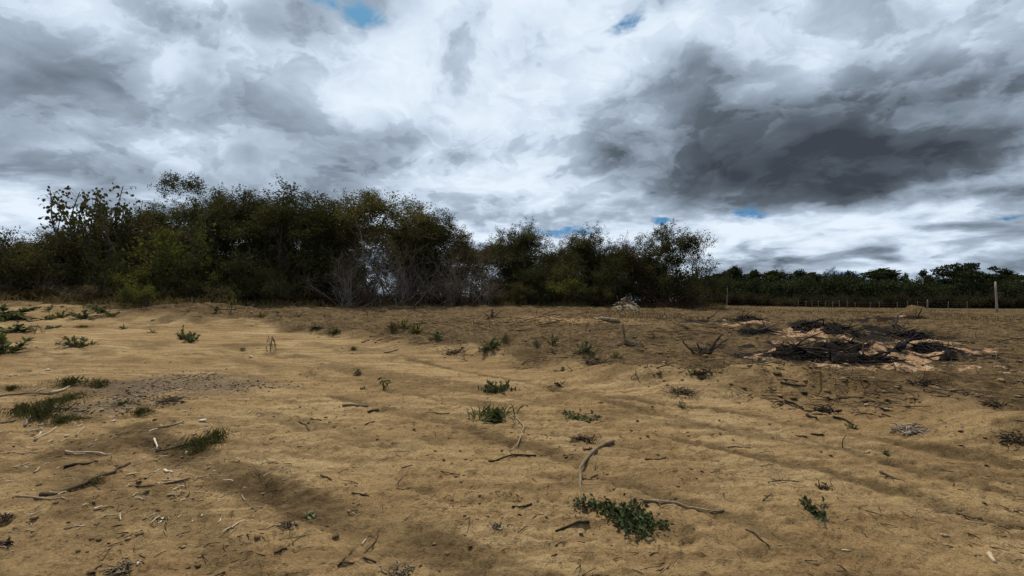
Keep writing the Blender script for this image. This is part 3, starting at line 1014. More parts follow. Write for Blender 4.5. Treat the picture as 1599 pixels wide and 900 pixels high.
# the thicket: (kind, px, distance, skyline px, width px, label)
THICKET = [
    # skyline trees, left to right
    ('bigleaf', 162, 25, 298, 140, 'sparse shrub with large drooping leaves standing against the sky above the left bushes'),
    ('bigleaf', 205, 26.5, 318, 90, 'smaller large-leaved shrub beside the slender tree, leaves dark against the cloud'),
    ('slender', 287, 29, 269, 56, 'slender tree poking its small flat crown above the thicket'),
    ('shrub2', -30, 20, 352, 130, 'leafy shrub cut off by the left edge of the photo'),
    ('dense2', 45, 24, 362, 150, 'low olive tree at the left end of the thicket, yellowish leaves on top'),
    ('dense2', 130, 26, 352, 170, 'olive tree under the large-leaved shrub, bushy and low'),
    ('dense3', 240, 27, 340, 130, 'brownish tree below the small flat-crowned tree'),
    ('dense', 350, 29, 294, 130, 'broad dark tree just right of the slender flat-crowned tree'),
    ('dense3', 400, 30, 303, 110, 'brownish tree between two taller dark trees of the thicket'),
    ('dense', 455, 29, 289, 150, 'tallest dark green dome in the left half of the thicket'),
    ('dense2', 520, 30.5, 318, 100, 'olive tree filling the notch beside the tall dome'),
    ('open', 600, 31, 298, 150, 'multi stemmed tree with sky showing through its pale bare stems'),
    ('dense', 660, 32.5, 322, 90, 'dark leafy tree on the sloping right shoulder of the see-through tree'),
    ('dense3', 705, 32.5, 358, 80, 'low brownish tree in the dip of the thicket skyline'),
    ('feathery', 748, 33, 368, 80, 'thin brown tree with reddish dry crown in the dip of the skyline'),
    ('dense', 785, 36, 360, 80, 'dark tree left of the narrow pointed crown'),
    ('dense', 826, 36.5, 347, 62, 'narrow dark crown standing up left of the blue gap in the clouds'),
    ('wispy', 868, 37.5, 360, 60, 'thin twiggy tree in front of the blue gap in the clouds'),
    ('dense2', 885, 38, 375, 90, 'low rounded olive tree under the blue gap in the clouds'),
    ('dense', 928, 38, 355, 78, 'pointed dark tree right of the blue gap in the clouds'),
    ('feathery', 985, 40, 364, 54, 'small flat topped tree with bare trunk showing sky beneath its crown'),
    ('dense', 1042, 40, 350, 95, 'large dark leafy tree near the right end of the thicket'),
    ('wispy', 1090, 41, 359, 66, 'twiggy half bare tree at the right end of the thicket'),
    ('dense3', 975, 39, 385, 90, 'brownish tree below the flat topped tree'),
    ('shrub2', 1085, 41.5, 410, 70, 'dark shrub at the foot of the half bare tree'),
    ('dense2', 1010, 43, 392, 70, 'olive tree in the gap beside the large dark leafy tree'),
    # trees deeper in
    ('dense', 275, 33, 314, 100, 'dark tree deep in the thicket left of the broad dark tree'),
    ('dense', 370, 34, 305, 150, 'dark tree deep in the thicket behind the broad dark tree'),
    ('dense', 490, 34, 310, 150, 'dark tree deep in the thicket behind the tall dome'),
    ('dense', 555, 35, 330, 70, 'dark tree deep in the thicket left of the see-through tree'),
    ('dense2', 690, 37, 366, 130, 'olive tree deep in the thicket behind the dip of the skyline'),
    ('dense', 800, 41, 378, 130, 'dark tree deep in the thicket left of the blue gap in the clouds'),
    ('dense', 890, 43, 388, 150, 'dark tree deep in the thicket under the blue gap in the clouds'),
    ('dense', 965, 44, 390, 110, 'dark tree deep in the thicket right of the pointed tree'),
    ('dense2', 190, 30, 360, 180, 'olive tree deep in the thicket behind the large-leaved shrubs'),
    ('dense', 60, 29, 380, 180, 'dark tree deep in the left end of the thicket'),
    ('dense', 648, 36, 332, 70, 'dark tree deep in the thicket right of the gap under the see-through crown'),
    # second storey in front
    ('shrub', 25, 22, 395, 120, 'bushy olive shrub at the left photo edge beside the field'),
    ('shrub', 105, 23, 372, 110, 'olive shrub with bright top leaves in front of the large-leaved shrub'),
    ('shrub2', 175, 23.5, 388, 110, 'dark shrub low in front of the large-leaved shrub'),
    ('shrub3', 290, 25, 348, 85, 'fresh green bush with yellowish leaves under the slender tree'),
    ('shrub', 240, 24.5, 388, 90, 'olive shrub left of the fresh green bush'),
    ('shrub2', 345, 26, 378, 100, 'dark shrub right of the fresh green bush'),
    ('shrub3', 205, 23, 415, 60, 'green leafy sapling low among the left bushes'),
    ('shrub2', 420, 27, 380, 110, 'dark shrub under the tall dome'),
    ('shrub', 480, 28, 385, 110, 'olive shrub right below the tall dome'),
    ('shrub2', 550, 29.5, 392, 80, 'dark shrub behind the pile of grey branches'),
    ('shrub2', 640, 31, 395, 75, 'dark shrub at the right foot of the see-through tree'),
    ('shrub2', 690, 31.5, 398, 80, 'dark shrub under the dip of the skyline'),
    ('shrub2', 790, 34, 390, 90, 'dark shrub right of the bleached bare stems'),
    ('shrub2', 850, 35, 392, 90, 'dark shrub under the narrow dark crown'),
    ('shrub2', 915, 36, 398, 90, 'dark shrub under the pointed dark tree'),
    ('shrub2', 970, 37, 402, 80, 'dark shrub behind the pale rubble heap'),
    ('shrub2', 1030, 38.5, 400, 90, 'dark shrub under the large dark leafy tree'),
    # low growth at the edge of the field
    ('shrub3', 215, 21.3, 440, 42, 'small bright green bush at the field edge below the slender tree'),
    ('shrub', 415, 25.5, 418, 70, 'low olive bush where the pale crooked branch leans'),
    ('shrub3', 355, 25, 425, 70, 'low light green bush right of the small bright field-edge bush'),
    ('shrub', 270, 23.5, 428, 70, 'low olive bush behind the small bright field-edge bush'),
    ('shrub', 850, 33.5, 440, 60, 'low olive bush under the narrow dark crown'),
    ('shrub3', 880, 33, 430, 62, 'low yellowish green bush left of the rubble heap'),
    ('shrub', 935, 34.5, 440, 60, 'low olive bush just behind the rubble heap'),
    ('shrub', 805, 32.5, 438, 60, 'low olive bush right of the bleached bare stems'),
    ('dryshrub', 60, 20.8, 440, 130, 'brown dry bush along the field edge at far left'),
    ('dryshrub', 140, 21.3, 440, 110, 'brown dry bush left of the small bright field-edge bush'),
    ('dryshrub', 330, 24, 442, 90, 'brown dry bush in the shade right of the small bright field-edge bush'),
    ('dryshrub', 1075, 39.5, 440, 90, 'reddish dry bush at the right end of the thicket'),
    ('dryshrub', 735, 30.5, 440, 80, 'brown dry bush at the foot of the bleached bare stems'),
]
_NM = {'bigleaf': ('large_leaved_shrub', 'shrub'), 'shrub': ('olive_shrub', 'shrub'), 'shrub2': ('dark_shrub', 'shrub'), 'shrub3': ('green_bush', 'bush'), 'dryshrub': ('dry_bush', 'bush'),
       'slender': ('slender_tree', 'tree'), 'wispy': ('twiggy_tree', 'tree'), 'feathery': ('thin_tree', 'tree'), 'open': ('multi_stemmed_tree', 'tree'),
       'dense': ('dark_tree', 'tree'), 'dense2': ('olive_tree', 'tree'), 'dense3': ('brown_tree', 'tree'),
       'bare': ('bare_shrub', 'bare shrub'), 'bare2': ('bare_shrub', 'bare shrub'), 'bare3': ('bare_shrub', 'bare shrub')}
_r = random.Random(5)
for k_, px_, Y_, yt_, wp_, lab_ in THICKET:
    plant(k_, _NM[k_][0], lab_, _NM[k_][1], px_, Y_, yt_, wp_, _r.uniform(0, 6.28) if k_ != 'bigleaf' else _r.choice([0, math.pi]), 'thicket along the edge of the clearing')

# leafless grey brush in front of the dark trees
BRUSH = [
    ('bare2', 520, 26.8, 385, 110, 'tangle of grey bare branches leaning left in the middle of the thicket'),
    ('bare', 590, 28, 345, 70, 'tall pale bare stems in front of the see-through tree'),
    ('bare2', 640, 28.5, 380, 100, 'curving grey bare branches right of the see-through tree'),
    ('bare', 700, 29, 375, 60, 'straight pale bare stems under the dip of the skyline'),
    ('bare', 738, 29.6, 385, 62, 'bleached forked bare stems at the centre of the thicket'),
    ('bare2', 690, 28.6, 412, 90, 'low grey brush in front of the straight pale stems'),
    ('bare2', 560, 27.2, 420, 110, 'low heap of grey branches at the foot of the see-through tree'),
    ('bare', 1000, 38.5, 408, 36, 'two leaning grey stems behind the rubble heap'),
    ('bare3', 1040, 37.5, 440, 90, 'reddish dry twigs right of the rubble heap'),
    ('bare3', 660, 29, 440, 110, 'reddish brown dry twigs low under the curving grey branches'),
    ('bare3', 470, 27, 440, 110, 'reddish brown dry twigs under the tall dome'),
    ('bare3', 765, 31.5, 440, 80, 'reddish brown dry twigs right of the bleached stems'),
    ('bare', 400, 28.5, 350, 50, 'thin bare stems inside the left half of the thicket'),
    ('bare', 470, 29, 360, 50, 'thin bare stems under the tall dome'),
    ('bare', 1035, 39.5, 400, 40, 'thin bare stems under the large dark leafy tree'),
    ('bare', 545, 27.6, 375, 70, 'grey bare stems left of the see-through tree'),
    ('bare', 625, 28.8, 370, 80, 'forked grey stems under the see-through crown'),
    ('bare', 668, 29.2, 385, 70, 'leaning grey stems right of the see-through crown'),
    ('bare', 720, 29.2, 392, 60, 'slim bleached stems beside the forked bleached stems'),
    ('bare', 760, 30.8, 388, 50, 'slim grey stems right of the forked bleached stems'),
    ('bare2', 610, 28.2, 415, 90, 'low grey brush under the see-through crown'),
    ('bare2', 745, 29.8, 418, 80, 'low grey brush at the foot of the bleached stems'),
    ('bare3', 560, 27.4, 432, 120, 'reddish brown twigs at the foot of the left grey stems'),
    ('bare3', 710, 29.0, 436, 100, 'reddish brown twigs at the foot of the bleached stems'),
    ('bare2', 330, 26.5, 330, 90, 'grey twigs showing in the crown of the broad dark tree'),
    ('bare2', 420, 27.5, 330, 90, 'grey twigs showing under the tall dome'),
    ('bare2', 860, 35.5, 400, 70, 'grey twigs under the narrow dark crown'),
    ('bare2', 1010, 38.8, 400, 60, 'grey twigs left of the large dark leafy tree'),
    ('bare2', 90, 22, 405, 110, 'grey twigs among the bushes at far left'),
]
for k_, px_, Y_, yt_, wp_, lab_ in BRUSH:
    plant(k_, 'bare_shrub', lab_, 'bare shrub', px_, Y_, yt_, wp_, _r.uniform(-.5, .5) + (math.pi if _r.random() < .5 else 0), 'leafless brush of the thicket')

# the far tree line
FARTOP = [(1090, 440), (1105, 430), (1145, 418), (1160, 428), (1180, 424), (1200, 430), (1215, 426), (1240, 424), (1262, 422), (1285, 430), (1305, 428), (1325, 423), (1345, 426), (1375, 426),
          (1395, 430), (1415, 430), (1440, 428), (1462, 424), (1530, 428), (1560, 430), (1590, 432), (1625, 428), (1670, 430), (1720, 426), (1770, 430)]
FAR = [(1145, 416, 20, 'column', 'narrow tall tree standing just right of the thicket in the far tree line'),
       (1175, 422, 20, 'column', 'pointed tree second from the thicket in the far tree line'),
       (1326, 422, 36, 'round', 'wide rounded tree near the middle of the far tree line'),
       (1375, 425, 20, 'column', 'narrow tree between two blue gaps in the far tree line'),
       (1258, 421, 40, 'round2', 'rounded tree left of the blue gap low in the sky'),
       (1505, 411, 66, 'layered', 'wide flat layered tree standing highest above the far tree line'),
       (1462, 424, 22, 'round', 'small rounded tree left of the flat layered tree'),
       (1556, 428, 34, 'round2', 'rounded tree right behind the tall pale pole')]
for px_, yt_, wp_, k_, lab_ in FAR:
    plant(k_, 'flat_topped_tree' if k_ == 'layered' else 'far_tree', lab_, 'tree', px_, 122 if k_ != 'layered' else 112, yt_, wp_, _r.uniform(0, 6.28), 'trees of the far line')
px_ = 1082.0
while px_ < 1800:
    yt_ = np.interp(px_, [a for a, b in FARTOP], [b for a, b in FARTOP]) + _r.choice([-9, -4, 1, 5, 9, 13]) + _r.uniform(-2, 3)
    kf = _r.choice(['round', 'round2', 'dense', 'column', 'column', 'wispy'])
    plant(kf, 'far_tree', {'round': 'dark round headed tree in the far line behind the fence', 'round2': 'dark broad headed tree in the far line behind the fence', 'dense': 'bushy tree leafy to the ground in the far line behind the fence',
                           'column': 'narrow upright tree in the far line behind the fence', 'wispy': 'thin see-through tree in the far line behind the fence'}[kf], 'tree', px_, _r.uniform(124, 150), yt_, _r.choice([16, 22, 30, 44]) * _r.uniform(.85, 1.15), _r.uniform(0, 6.28), 'trees of the far line')
    px_ += _r.uniform(6, 17)
px_ = 1080.0
while px_ < 1800:
    plant('farshrub', 'far_bush', 'dark green bush under the far tree line', 'bush', px_, _r.uniform(108, 118), _r.uniform(433, 446), _r.uniform(28, 44), _r.uniform(0, 6.28), 'bushes under the far tree line', .4)
    px_ += _r.uniform(9, 14)
px_ = 1110.0
while px_ < 1800:
    plant('farbrown', 'far_dry_bush', 'brown dry bush behind the fence', 'bush', px_, _r.uniform(100, 106), _r.uniform(452, 464), _r.uniform(20, 40), _r.uniform(0, 6.28), 'dry bushes behind the fence', .3)
    px_ += _r.uniform(18, 30)


# ------------------------------------------------------------------ fence and poles
def hz(x, y):
    return float(Hfull(np.array([x]), np.array([y]))[0])


def post(k, x, y, h, r, lean, parent, rg, name='post', mat=None):
    mb = MB()
    z = hz(x, y) - .2
    n = 5
    P = [(x + lean * h * t + rg.normal(0, .008), y, z + (h + .2) * t) for t in np.linspace(0, 1, n)]
    mb.tube(P, np.linspace(r * 1.1, r * .9, n), 7, .5)
    return mb.build(name, mat or M_POST, parent)


rgp = np.random.RandomState(77)
fence = thing('wire_fence', 'low fence of pale wooden posts in front of the far tree line', 'fence', (0, 0, 0))
fp = []
for fx, tall in ((1246, 0), (1258, 0), (1268, 0), (1278, 0), (1289, 0), (1300, 0), (1311, 1), (1323, 0), (1335, 0), (1359, 0), (1373, 0), (1401, 0), (1417, 0), (1433, 0), (1448, 2), (1480, 0), (1510, 0)):
    Y_ = 96 - (fx - 1246) * .03
    X_ = (fx - 799.5) / FPX * Y_
    post(0, X_, Y_, (1.25, 1.5, 1.55)[tall] * rgp.uniform(.8, 1.1), (.042, .06, .12)[tall], rgp.normal(0, .05), fence, rgp, 'post', M_FPOST)
    fp.append((X_, Y_, hz(X_, Y_)))
for hgt in (.45, .8, 1.1):
    mb = MB()
    mb.tube([(a, b, c + hgt) for a, b, c in fp], .006, 3, .4, cap=False)
    mb.build('wire', M_POST, fence)


def lone_pole(name, label, px, Y, yt, r, lean, cat='pole'):
    x = (px - 799.5) / FPX * Y
    z = hz(x, Y)
    o = thing(name, label, cat, (0, 0, 0))
    post(0, x, Y, EYE + (456 - yt) / FPX * Y - z, r, lean, o, rgp, 'shaft', M_FPOST if Y > 50 else M_POST)
    return o


lone_pole('wooden_pole', 'tall pale wooden pole standing alone at the right edge of the field', 1557, 46, 440, .085, -.05)
lone_pole('wooden_pole', 'thin pale pole between the thicket and the far fence', 1135, 60, 446, .05, .03)


# ------------------------------------------------------------------ rubble, logs and stumps
def lump(rg, mb, c, r, squash=.7, tint=.5, ring=6):
    """an angular lump: two rings and two caps, pushed about"""
    V = [(0, 0, -1)]
    for zz, q in ((-.45, .85), (.4, .9)):
        a0 = rg.uniform(0, 6.28)
        for j in range(ring):
            a = a0 + j * 6.2832 / ring
            s = q * rg.uniform(.75, 1.2)
            V.append((math.cos(a) * s, math.sin(a) * s, zz * rg.uniform(.7, 1.3)))
    V.append((0, 0, rg.uniform(.7, 1.05)))
    V = np.array(V) * np.array([r * rg.uniform(.8, 1.4), r * rg.uniform(.7, 1.1), r * squash])
    a = rg.uniform(0, 6.28)
    Rm = np.array([[math.cos(a), -math.sin(a), 0], [math.sin(a), math.cos(a), 0], [0, 0, 1]])
    V = V @ Rm.T + np.array(c)
    F = []
    for j in range(ring):
        k = (j + 1) % ring
        F += [(1 + k, 1 + j, 0, 0), (1 + j, 1 + k, 1 + ring + k, 1 + ring + j), (1 + ring + j, 1 + ring + k, 1 + 2 * ring, 1 + 2 * ring)]
    mb.quads(V, F, tint)


def stone_mat(name, cols):
    m, t, b = new_mat(name, .9)
    geo = t.n.new('ShaderNodeNewGeometry')
    n = t.noise(geo.outputs['Position'], 30, 4, .6)
    f = t.m('ADD', t.m('MULTIPLY', t.attr('tint').outputs['Fac'], .7), t.m('MULTIPLY', t.m('SUBTRACT', n, .35), .7))
    t.put(b.inputs['Base Color'], t.ramp(f, [(k / (len(cols) - 1), c) for k, c in enumerate(cols)]))
    t.put(b.inputs['Normal'], t.bump(n, .6, .01))
    return m


M_RUB = stone_mat('pale_rubble', [(.095, .073, .047), (.20, .157, .103), (.37, .30, .21)])
M_CLOD = stone_mat('earth_clod', [(.07, .047, .024), (.14, .095, .048), (.26, .185, .095)])
M_GRAV = stone_mat('grey_gravel', [(.075, .054, .034), (.14, .104, .07), (.34, .28, .21)])
M_WHITE = stone_mat('white_scrap', [(.30, .26, .20), (.45, .40, .32), (.60, .55, .47)])
M_ORANGE = stone_mat('orange_scrap', [(.55, .12, .05), (.70, .20, .09), (.78, .32, .18)])
M_ASHM = stone_mat('black_ash', [(.006, .005, .004), (.014, .011, .009), (.05, .038, .028)])

rg = np.random.RandomState(90)
rub = thing('rubble_heap', 'pale heap of rubble at the foot of the thicket', 'rubble heap', (0, 0, 0))
rx_, ry_, rz_ = at(983, 484)
mb = MB()
for k in range(520):
    a, q = rg.uniform(0, 6.28), abs(rg.normal(0, .42))
    q = min(q, 1.15)
    hh = .62 * max(0, 1 - q) ** .9 * (1 + .5 * math.sin(a * 2 + 1))
    xx, yy = rx_ + math.cos(a) * q * 1.15, ry_ + .9 + math.sin(a) * q
    lump(rg, mb, (xx, yy, hz(xx, yy) + hh * rg.uniform(.55, 1.0)), rg.uniform(.03, .12), .7, rg.uniform(0, 1))
tag(mb.build('rubble', M_RUB, rub), kind='stuff')
mb = MB()
for k in range(26):
    th = np.linspace(0, 6.2832, 27)[k]
mb.quads(*(lambda n: (np.vstack([[(rx_, ry_ + .9, hz(rx_, ry_ + .9) + .5)]] + [[(rx_ + math.cos(a) * f * 1.2, ry_ + .9 + math.sin(a) * f, hz(rx_ + math.cos(a) * f * 1.2, ry_ + .9 + math.sin(a) * f) + .5 * (1 - f) - .04 * (f > .9))
         for a in np.linspace(0, 6.2832, n, endpoint=False)] for f in (.35, .7, 1.05)]), [(0, 1 + j, 1 + (j + 1) % n, 1 + (j + 1) % n) for j in range(n)] +
         [(1 + r * n + j, 1 + (r + 1) * n + j, 1 + (r + 1) * n + (j + 1) % n, 1 + r * n + (j + 1) % n) for r in range(2) for j in range(n)]))(22))
mb.build('mound', M_RUB, rub)


def stick(label, pts, r0, r1, mat, name='stick', lift=0.0, twigs=0, seed=0, rise=None, cat='stick', k=6):
    """a stick, branch or root lying where its photograph pixels meet the ground"""
    rg = np.random.RandomState(seed + int(pts[0][0] * 7 + pts[0][1]))
    W = np.array([at(a, b) for a, b in pts])
    # add points between so that the wood bends and thickens unevenly
    tt = np.concatenate([[0], np.cumsum(np.linalg.norm(np.diff(W, axis=0), axis=1))])
    n = max(4, min(16, int(tt[-1] / .07)))
    ss = np.linspace(0, tt[-1], n)
    P = np.stack([np.interp(ss, tt, W[:, i]) for i in range(3)], 1)
    if len(pts) > 2:
        Q = P.copy()
        Q[1:-1] = (P[:-2] + 2 * P[1:-1] + P[2:]) / 4
        P = Q
    rad = np.linspace(r0, r1, n) * rg.uniform(.85, 1.15, n)
    P[1:-1, :2] += rg.normal(0, min(.012, tt[-1] * .015), (n - 2, 2))
    P[:, 2] = Hfull(P[:, 0], P[:, 1])
    P[:, 2] = np.maximum(P[:, 2], np.interp(ss, [0, tt[-1]], [P[0, 2], P[-1, 2]]) - .01) + rad * .75 + lift
    if rise:
        P[:, 2] += np.interp(ss / tt[-1], np.linspace(0, 1, len(rise)), rise)
    mb = MB()
    mb.tube(P, rad, k, rg.uniform(.3, .7))
    if not twigs:
        o = mb.build(name, mat)
        return tag(o, label, cat)
    o = mb.build(name, mat)
    tag(o, label, cat)
    mt = MB()
    for q in range(twigs):
        i = rg.randint(1, n - 1)
        dr = norm(P[i + 1 if i + 1 < n else i] - P[i - 1]) + rg.normal(0, .5, 3) * np.array([1, 1, .35])
        s_, sr = limb(rg, P[i], dr, rg.uniform(.06, .22), rad[i] * .45, .0012, 4, .25)
        s_[:, 2] = np.maximum(s_[:, 2], Hfull(s_[:, 0], s_[:, 1]) + .003)
        mt.tube(s_, sr, 4, rg.uniform(.2, .8))
    tag(mt.build('twigs', mat, o), kind='stuff')
    return o


def clump(name, label, px, py, wpx, horns, n, mat, seed, cat='root stump', depth=.7, hk=.35, clods=14):
    """an uprooted stump: a tangle of thin roots over clods, a few thick crooked horns"""
    rg = np.random.RandomState(seed)
    x, y, z = at(px, py)
    o = thing(name, label, cat, (x, y, z))
    wid = wpx / FPX * y
    for (dx_, hpx, r, bend) in horns:
        x0 = dx_ / FPX * y
        hh = hpx / FPX * y
        pts = [(x0 * .45, 0, -.03), (x0 * .75, .02, hh * .3), (x0 + bend * hh * .3, rg.normal(0, .05), hh * .7), (x0 + bend * hh, rg.normal(0, .05), hh)]
        P = np.array(pts)
        tq = np.linspace(0, 3, 8)
        P = np.stack([np.interp(tq, np.arange(4), P[:, i]) for i in range(3)], 1) + rg.normal(0, .006, (8, 3))
        mb = MB()
        mb.tube(P, np.linspace(r, r * .45, 8) * rg.uniform(.85, 1.2, 8), 7, .5)
        mb.build('root', mat, o)
    mb = MB()
    for k in range(n):
        a = rg.uniform(0, 6.28)
        q = abs(rg.normal(0, .5)) * wid * .5
        p0 = np.array([math.cos(a) * q, math.sin(a) * q * depth, rg.uniform(0, wid * hk * .4)])
        s_, sr = limb(rg, p0, rg.normal(0, 1, 3) * np.array([1, .8, .45]), rg.uniform(.1, .45) * wid, rg.uniform(.003, .010), .002, 4, .35)
        g = Hfull(s_[:, 0] + x, s_[:, 1] + y) - z
        s_[:, 2] = np.clip(s_[:, 2], g + .004, g + wid * hk)
        mb.tube(s_, sr, 4, rg.uniform(.1, .9))
    tag(mb.build('rootlets', mat, o), kind='stuff')
    if clods:
        mb = MB()
        for k in range(clods):
            a, q = rg.uniform(0, 6.28), abs(rg.normal(0, .4)) * wid * .5
            xx, yy = math.cos(a) * q, math.sin(a) * q * depth
            lump(rg, mb, (xx, yy, hz(x + xx, y + yy) - z + .01), rg.uniform(.02, .07) * min(1.5, wid), .7, rg.uniform(0, .6))
        tag(mb.build('clods', M_CLOD, o), kind='stuff')
    return o


clump('root_stump', 'dark uprooted stump with two curved horns of wood', 1098, 552, 52, [(-26, 20, .030, -.3), (18, 30, .045, .35), (-6, 16, .03, -.1), (22, 22, .03, .9)], 60, M_TWIG, 1)
clump('root_stump', 'grey root stump with a heap of twigs beside the orange scrap', 985, 541, 70, [(-12, 36, .05, .0), (-6, 20, .03, .8)], 130, M_STEM, 2)
clump('root_stump', 'small dark forked stump standing alone near the middle of the thicket edge', 768, 496, 26, [(0, 13, .05, .1), (8, 10, .03, .8), (-9, 8, .03, -.9)], 26, M_TWIG, 3)
clump('root_clod', 'dark lump of uprooted grass and earth in the middle right of the field', 1096, 588, 40, [(8, 10, .02, .8)], 70, M_TWIG, 4, 'clod')
clump('root_clod', 'small black clod lying alone on the pale track', 872, 604, 26, [], 26, M_CHAR, 5, 'clod', clods=8, hk=.3)
clump('root_clod', 'long dark root mat in the bank left of the small yucca-like weed', 930, 570, 62, [], 70, M_TWIG, 6, 'root mat', hk=.2)
clump('root_clod', 'flat dark litter of roots on the slope below the dark lump of grass', 1068, 614, 60, [], 80, M_TWIG, 7, 'root mat', hk=.15)
clump('root_clod', 'black charred root mat at the foot of the bank on the right', 1285, 645, 46, [], 70, M_CHAR, 8, 'root mat', hk=.25)
clump('root_clod', 'dark root mat under the thin upright stalk below the burnt ground', 1440, 601, 62, [(4, 26, .006, .0), (-18, 8, .02, -.4)], 90, M_TWIG, 9, 'root mat', hk=.2)
clump('root_clod', 'grey twig litter on the right edge of the bank', 1420, 676, 60, [], 70, M_DEAD, 10, 'root mat', hk=.12)
clump('root_clod', 'dark root mat at the right edge of the photo below the bank', 1585, 690, 50, [], 60, M_TWIG, 11, 'root mat', hk=.15)
clump('root_clod', 'grey nest of twigs above the long curved branch', 912, 688, 44, [], 60, M_TWIG, 12, 'twig nest', hk=.2, clods=4)
clump('root_clod', 'pale dry tuft of twigs left of the creeping weed', 778, 824, 28, [], 46, M_STEM, 13, 'twig nest', hk=.35, clods=3)
clump('root_clod', 'tuft of pale straw and bark cut off by the bottom edge', 624, 897, 42, [(-4, 14, .006, -.3), (4, 18, .007, .1), (10, 12, .006, .5)], 60, M_STEM, 14, 'straw tuft', hk=.3, clods=3)
clump('root_clod', 'dark bits of bark in a row on the lower left track', 448, 822, 38, [], 30, M_TWIG, 15, 'bark litter', hk=.15, clods=8)
clump('root_clod', 'dark roots on the brow of the low mound at the far right', 1552, 634, 46, [], 50, M_TWIG, 16, 'root mat', hk=.2)
clump('root_clod', 'dark dry clump at the lower left edge', 6, 852, 34, [], 46, M_TWIG, 17, 'twig nest', hk=.35, clods=4)
clump('root_clod', 'shaded dry clump at the left edge above the lower left clump', 2, 815, 30, [], 40, M_TWIG, 18, 'twig nest', hk=.3, clods=4)
clump('root_clod', 'pale bark chips and twigs at the bottom left', 185, 893, 66, [(10, 14, .008, .6)], 46, M_STEM, 19, 'bark litter', hk=.2, clods=3)
clump('root_clod', 'brown dry roots beside the gravel patch', 265, 627, 60, [], 50, M_TWIG, 20, 'root mat', hk=.12)
clump('root_clod', 'small twig tuft with one upright stalk above the leafy sprig', 1285, 762, 24, [(-6, 16, .005, -.3)], 26, M_TWIG, 21, 'twig nest', hk=.25, clods=2)
clump('root_clod', 'dark root clump at the left foot of the bank', 710, 552, 50, [], 50, M_TWIG, 22, 'root mat', hk=.18)
clump('root_clod', 'grey heap of brushwood in front of the see-through tree', 560, 462, 90, [(-20, 16, .04, -.5), (18, 20, .04, .6)], 150, M_DEAD, 23, 'brushwood', hk=.3, clods=0)
clump('root_clod', 'brown brushwood at the thicket edge left of the grey heap', 450, 466, 90, [], 140, M_REDTW, 24, 'brushwood', hk=.25, clods=0)
clump('root_clod', 'brushwood at the thicket edge right of the grey heap', 660, 470, 80, [], 120, M_DEAD, 25, 'brushwood', hk=.22, clods=0)
clump('root_clod', 'red brown brushwood right of the rubble heap', 1040, 480, 70, [], 120, M_REDTW, 26, 'brushwood', hk=.3, clods=0)

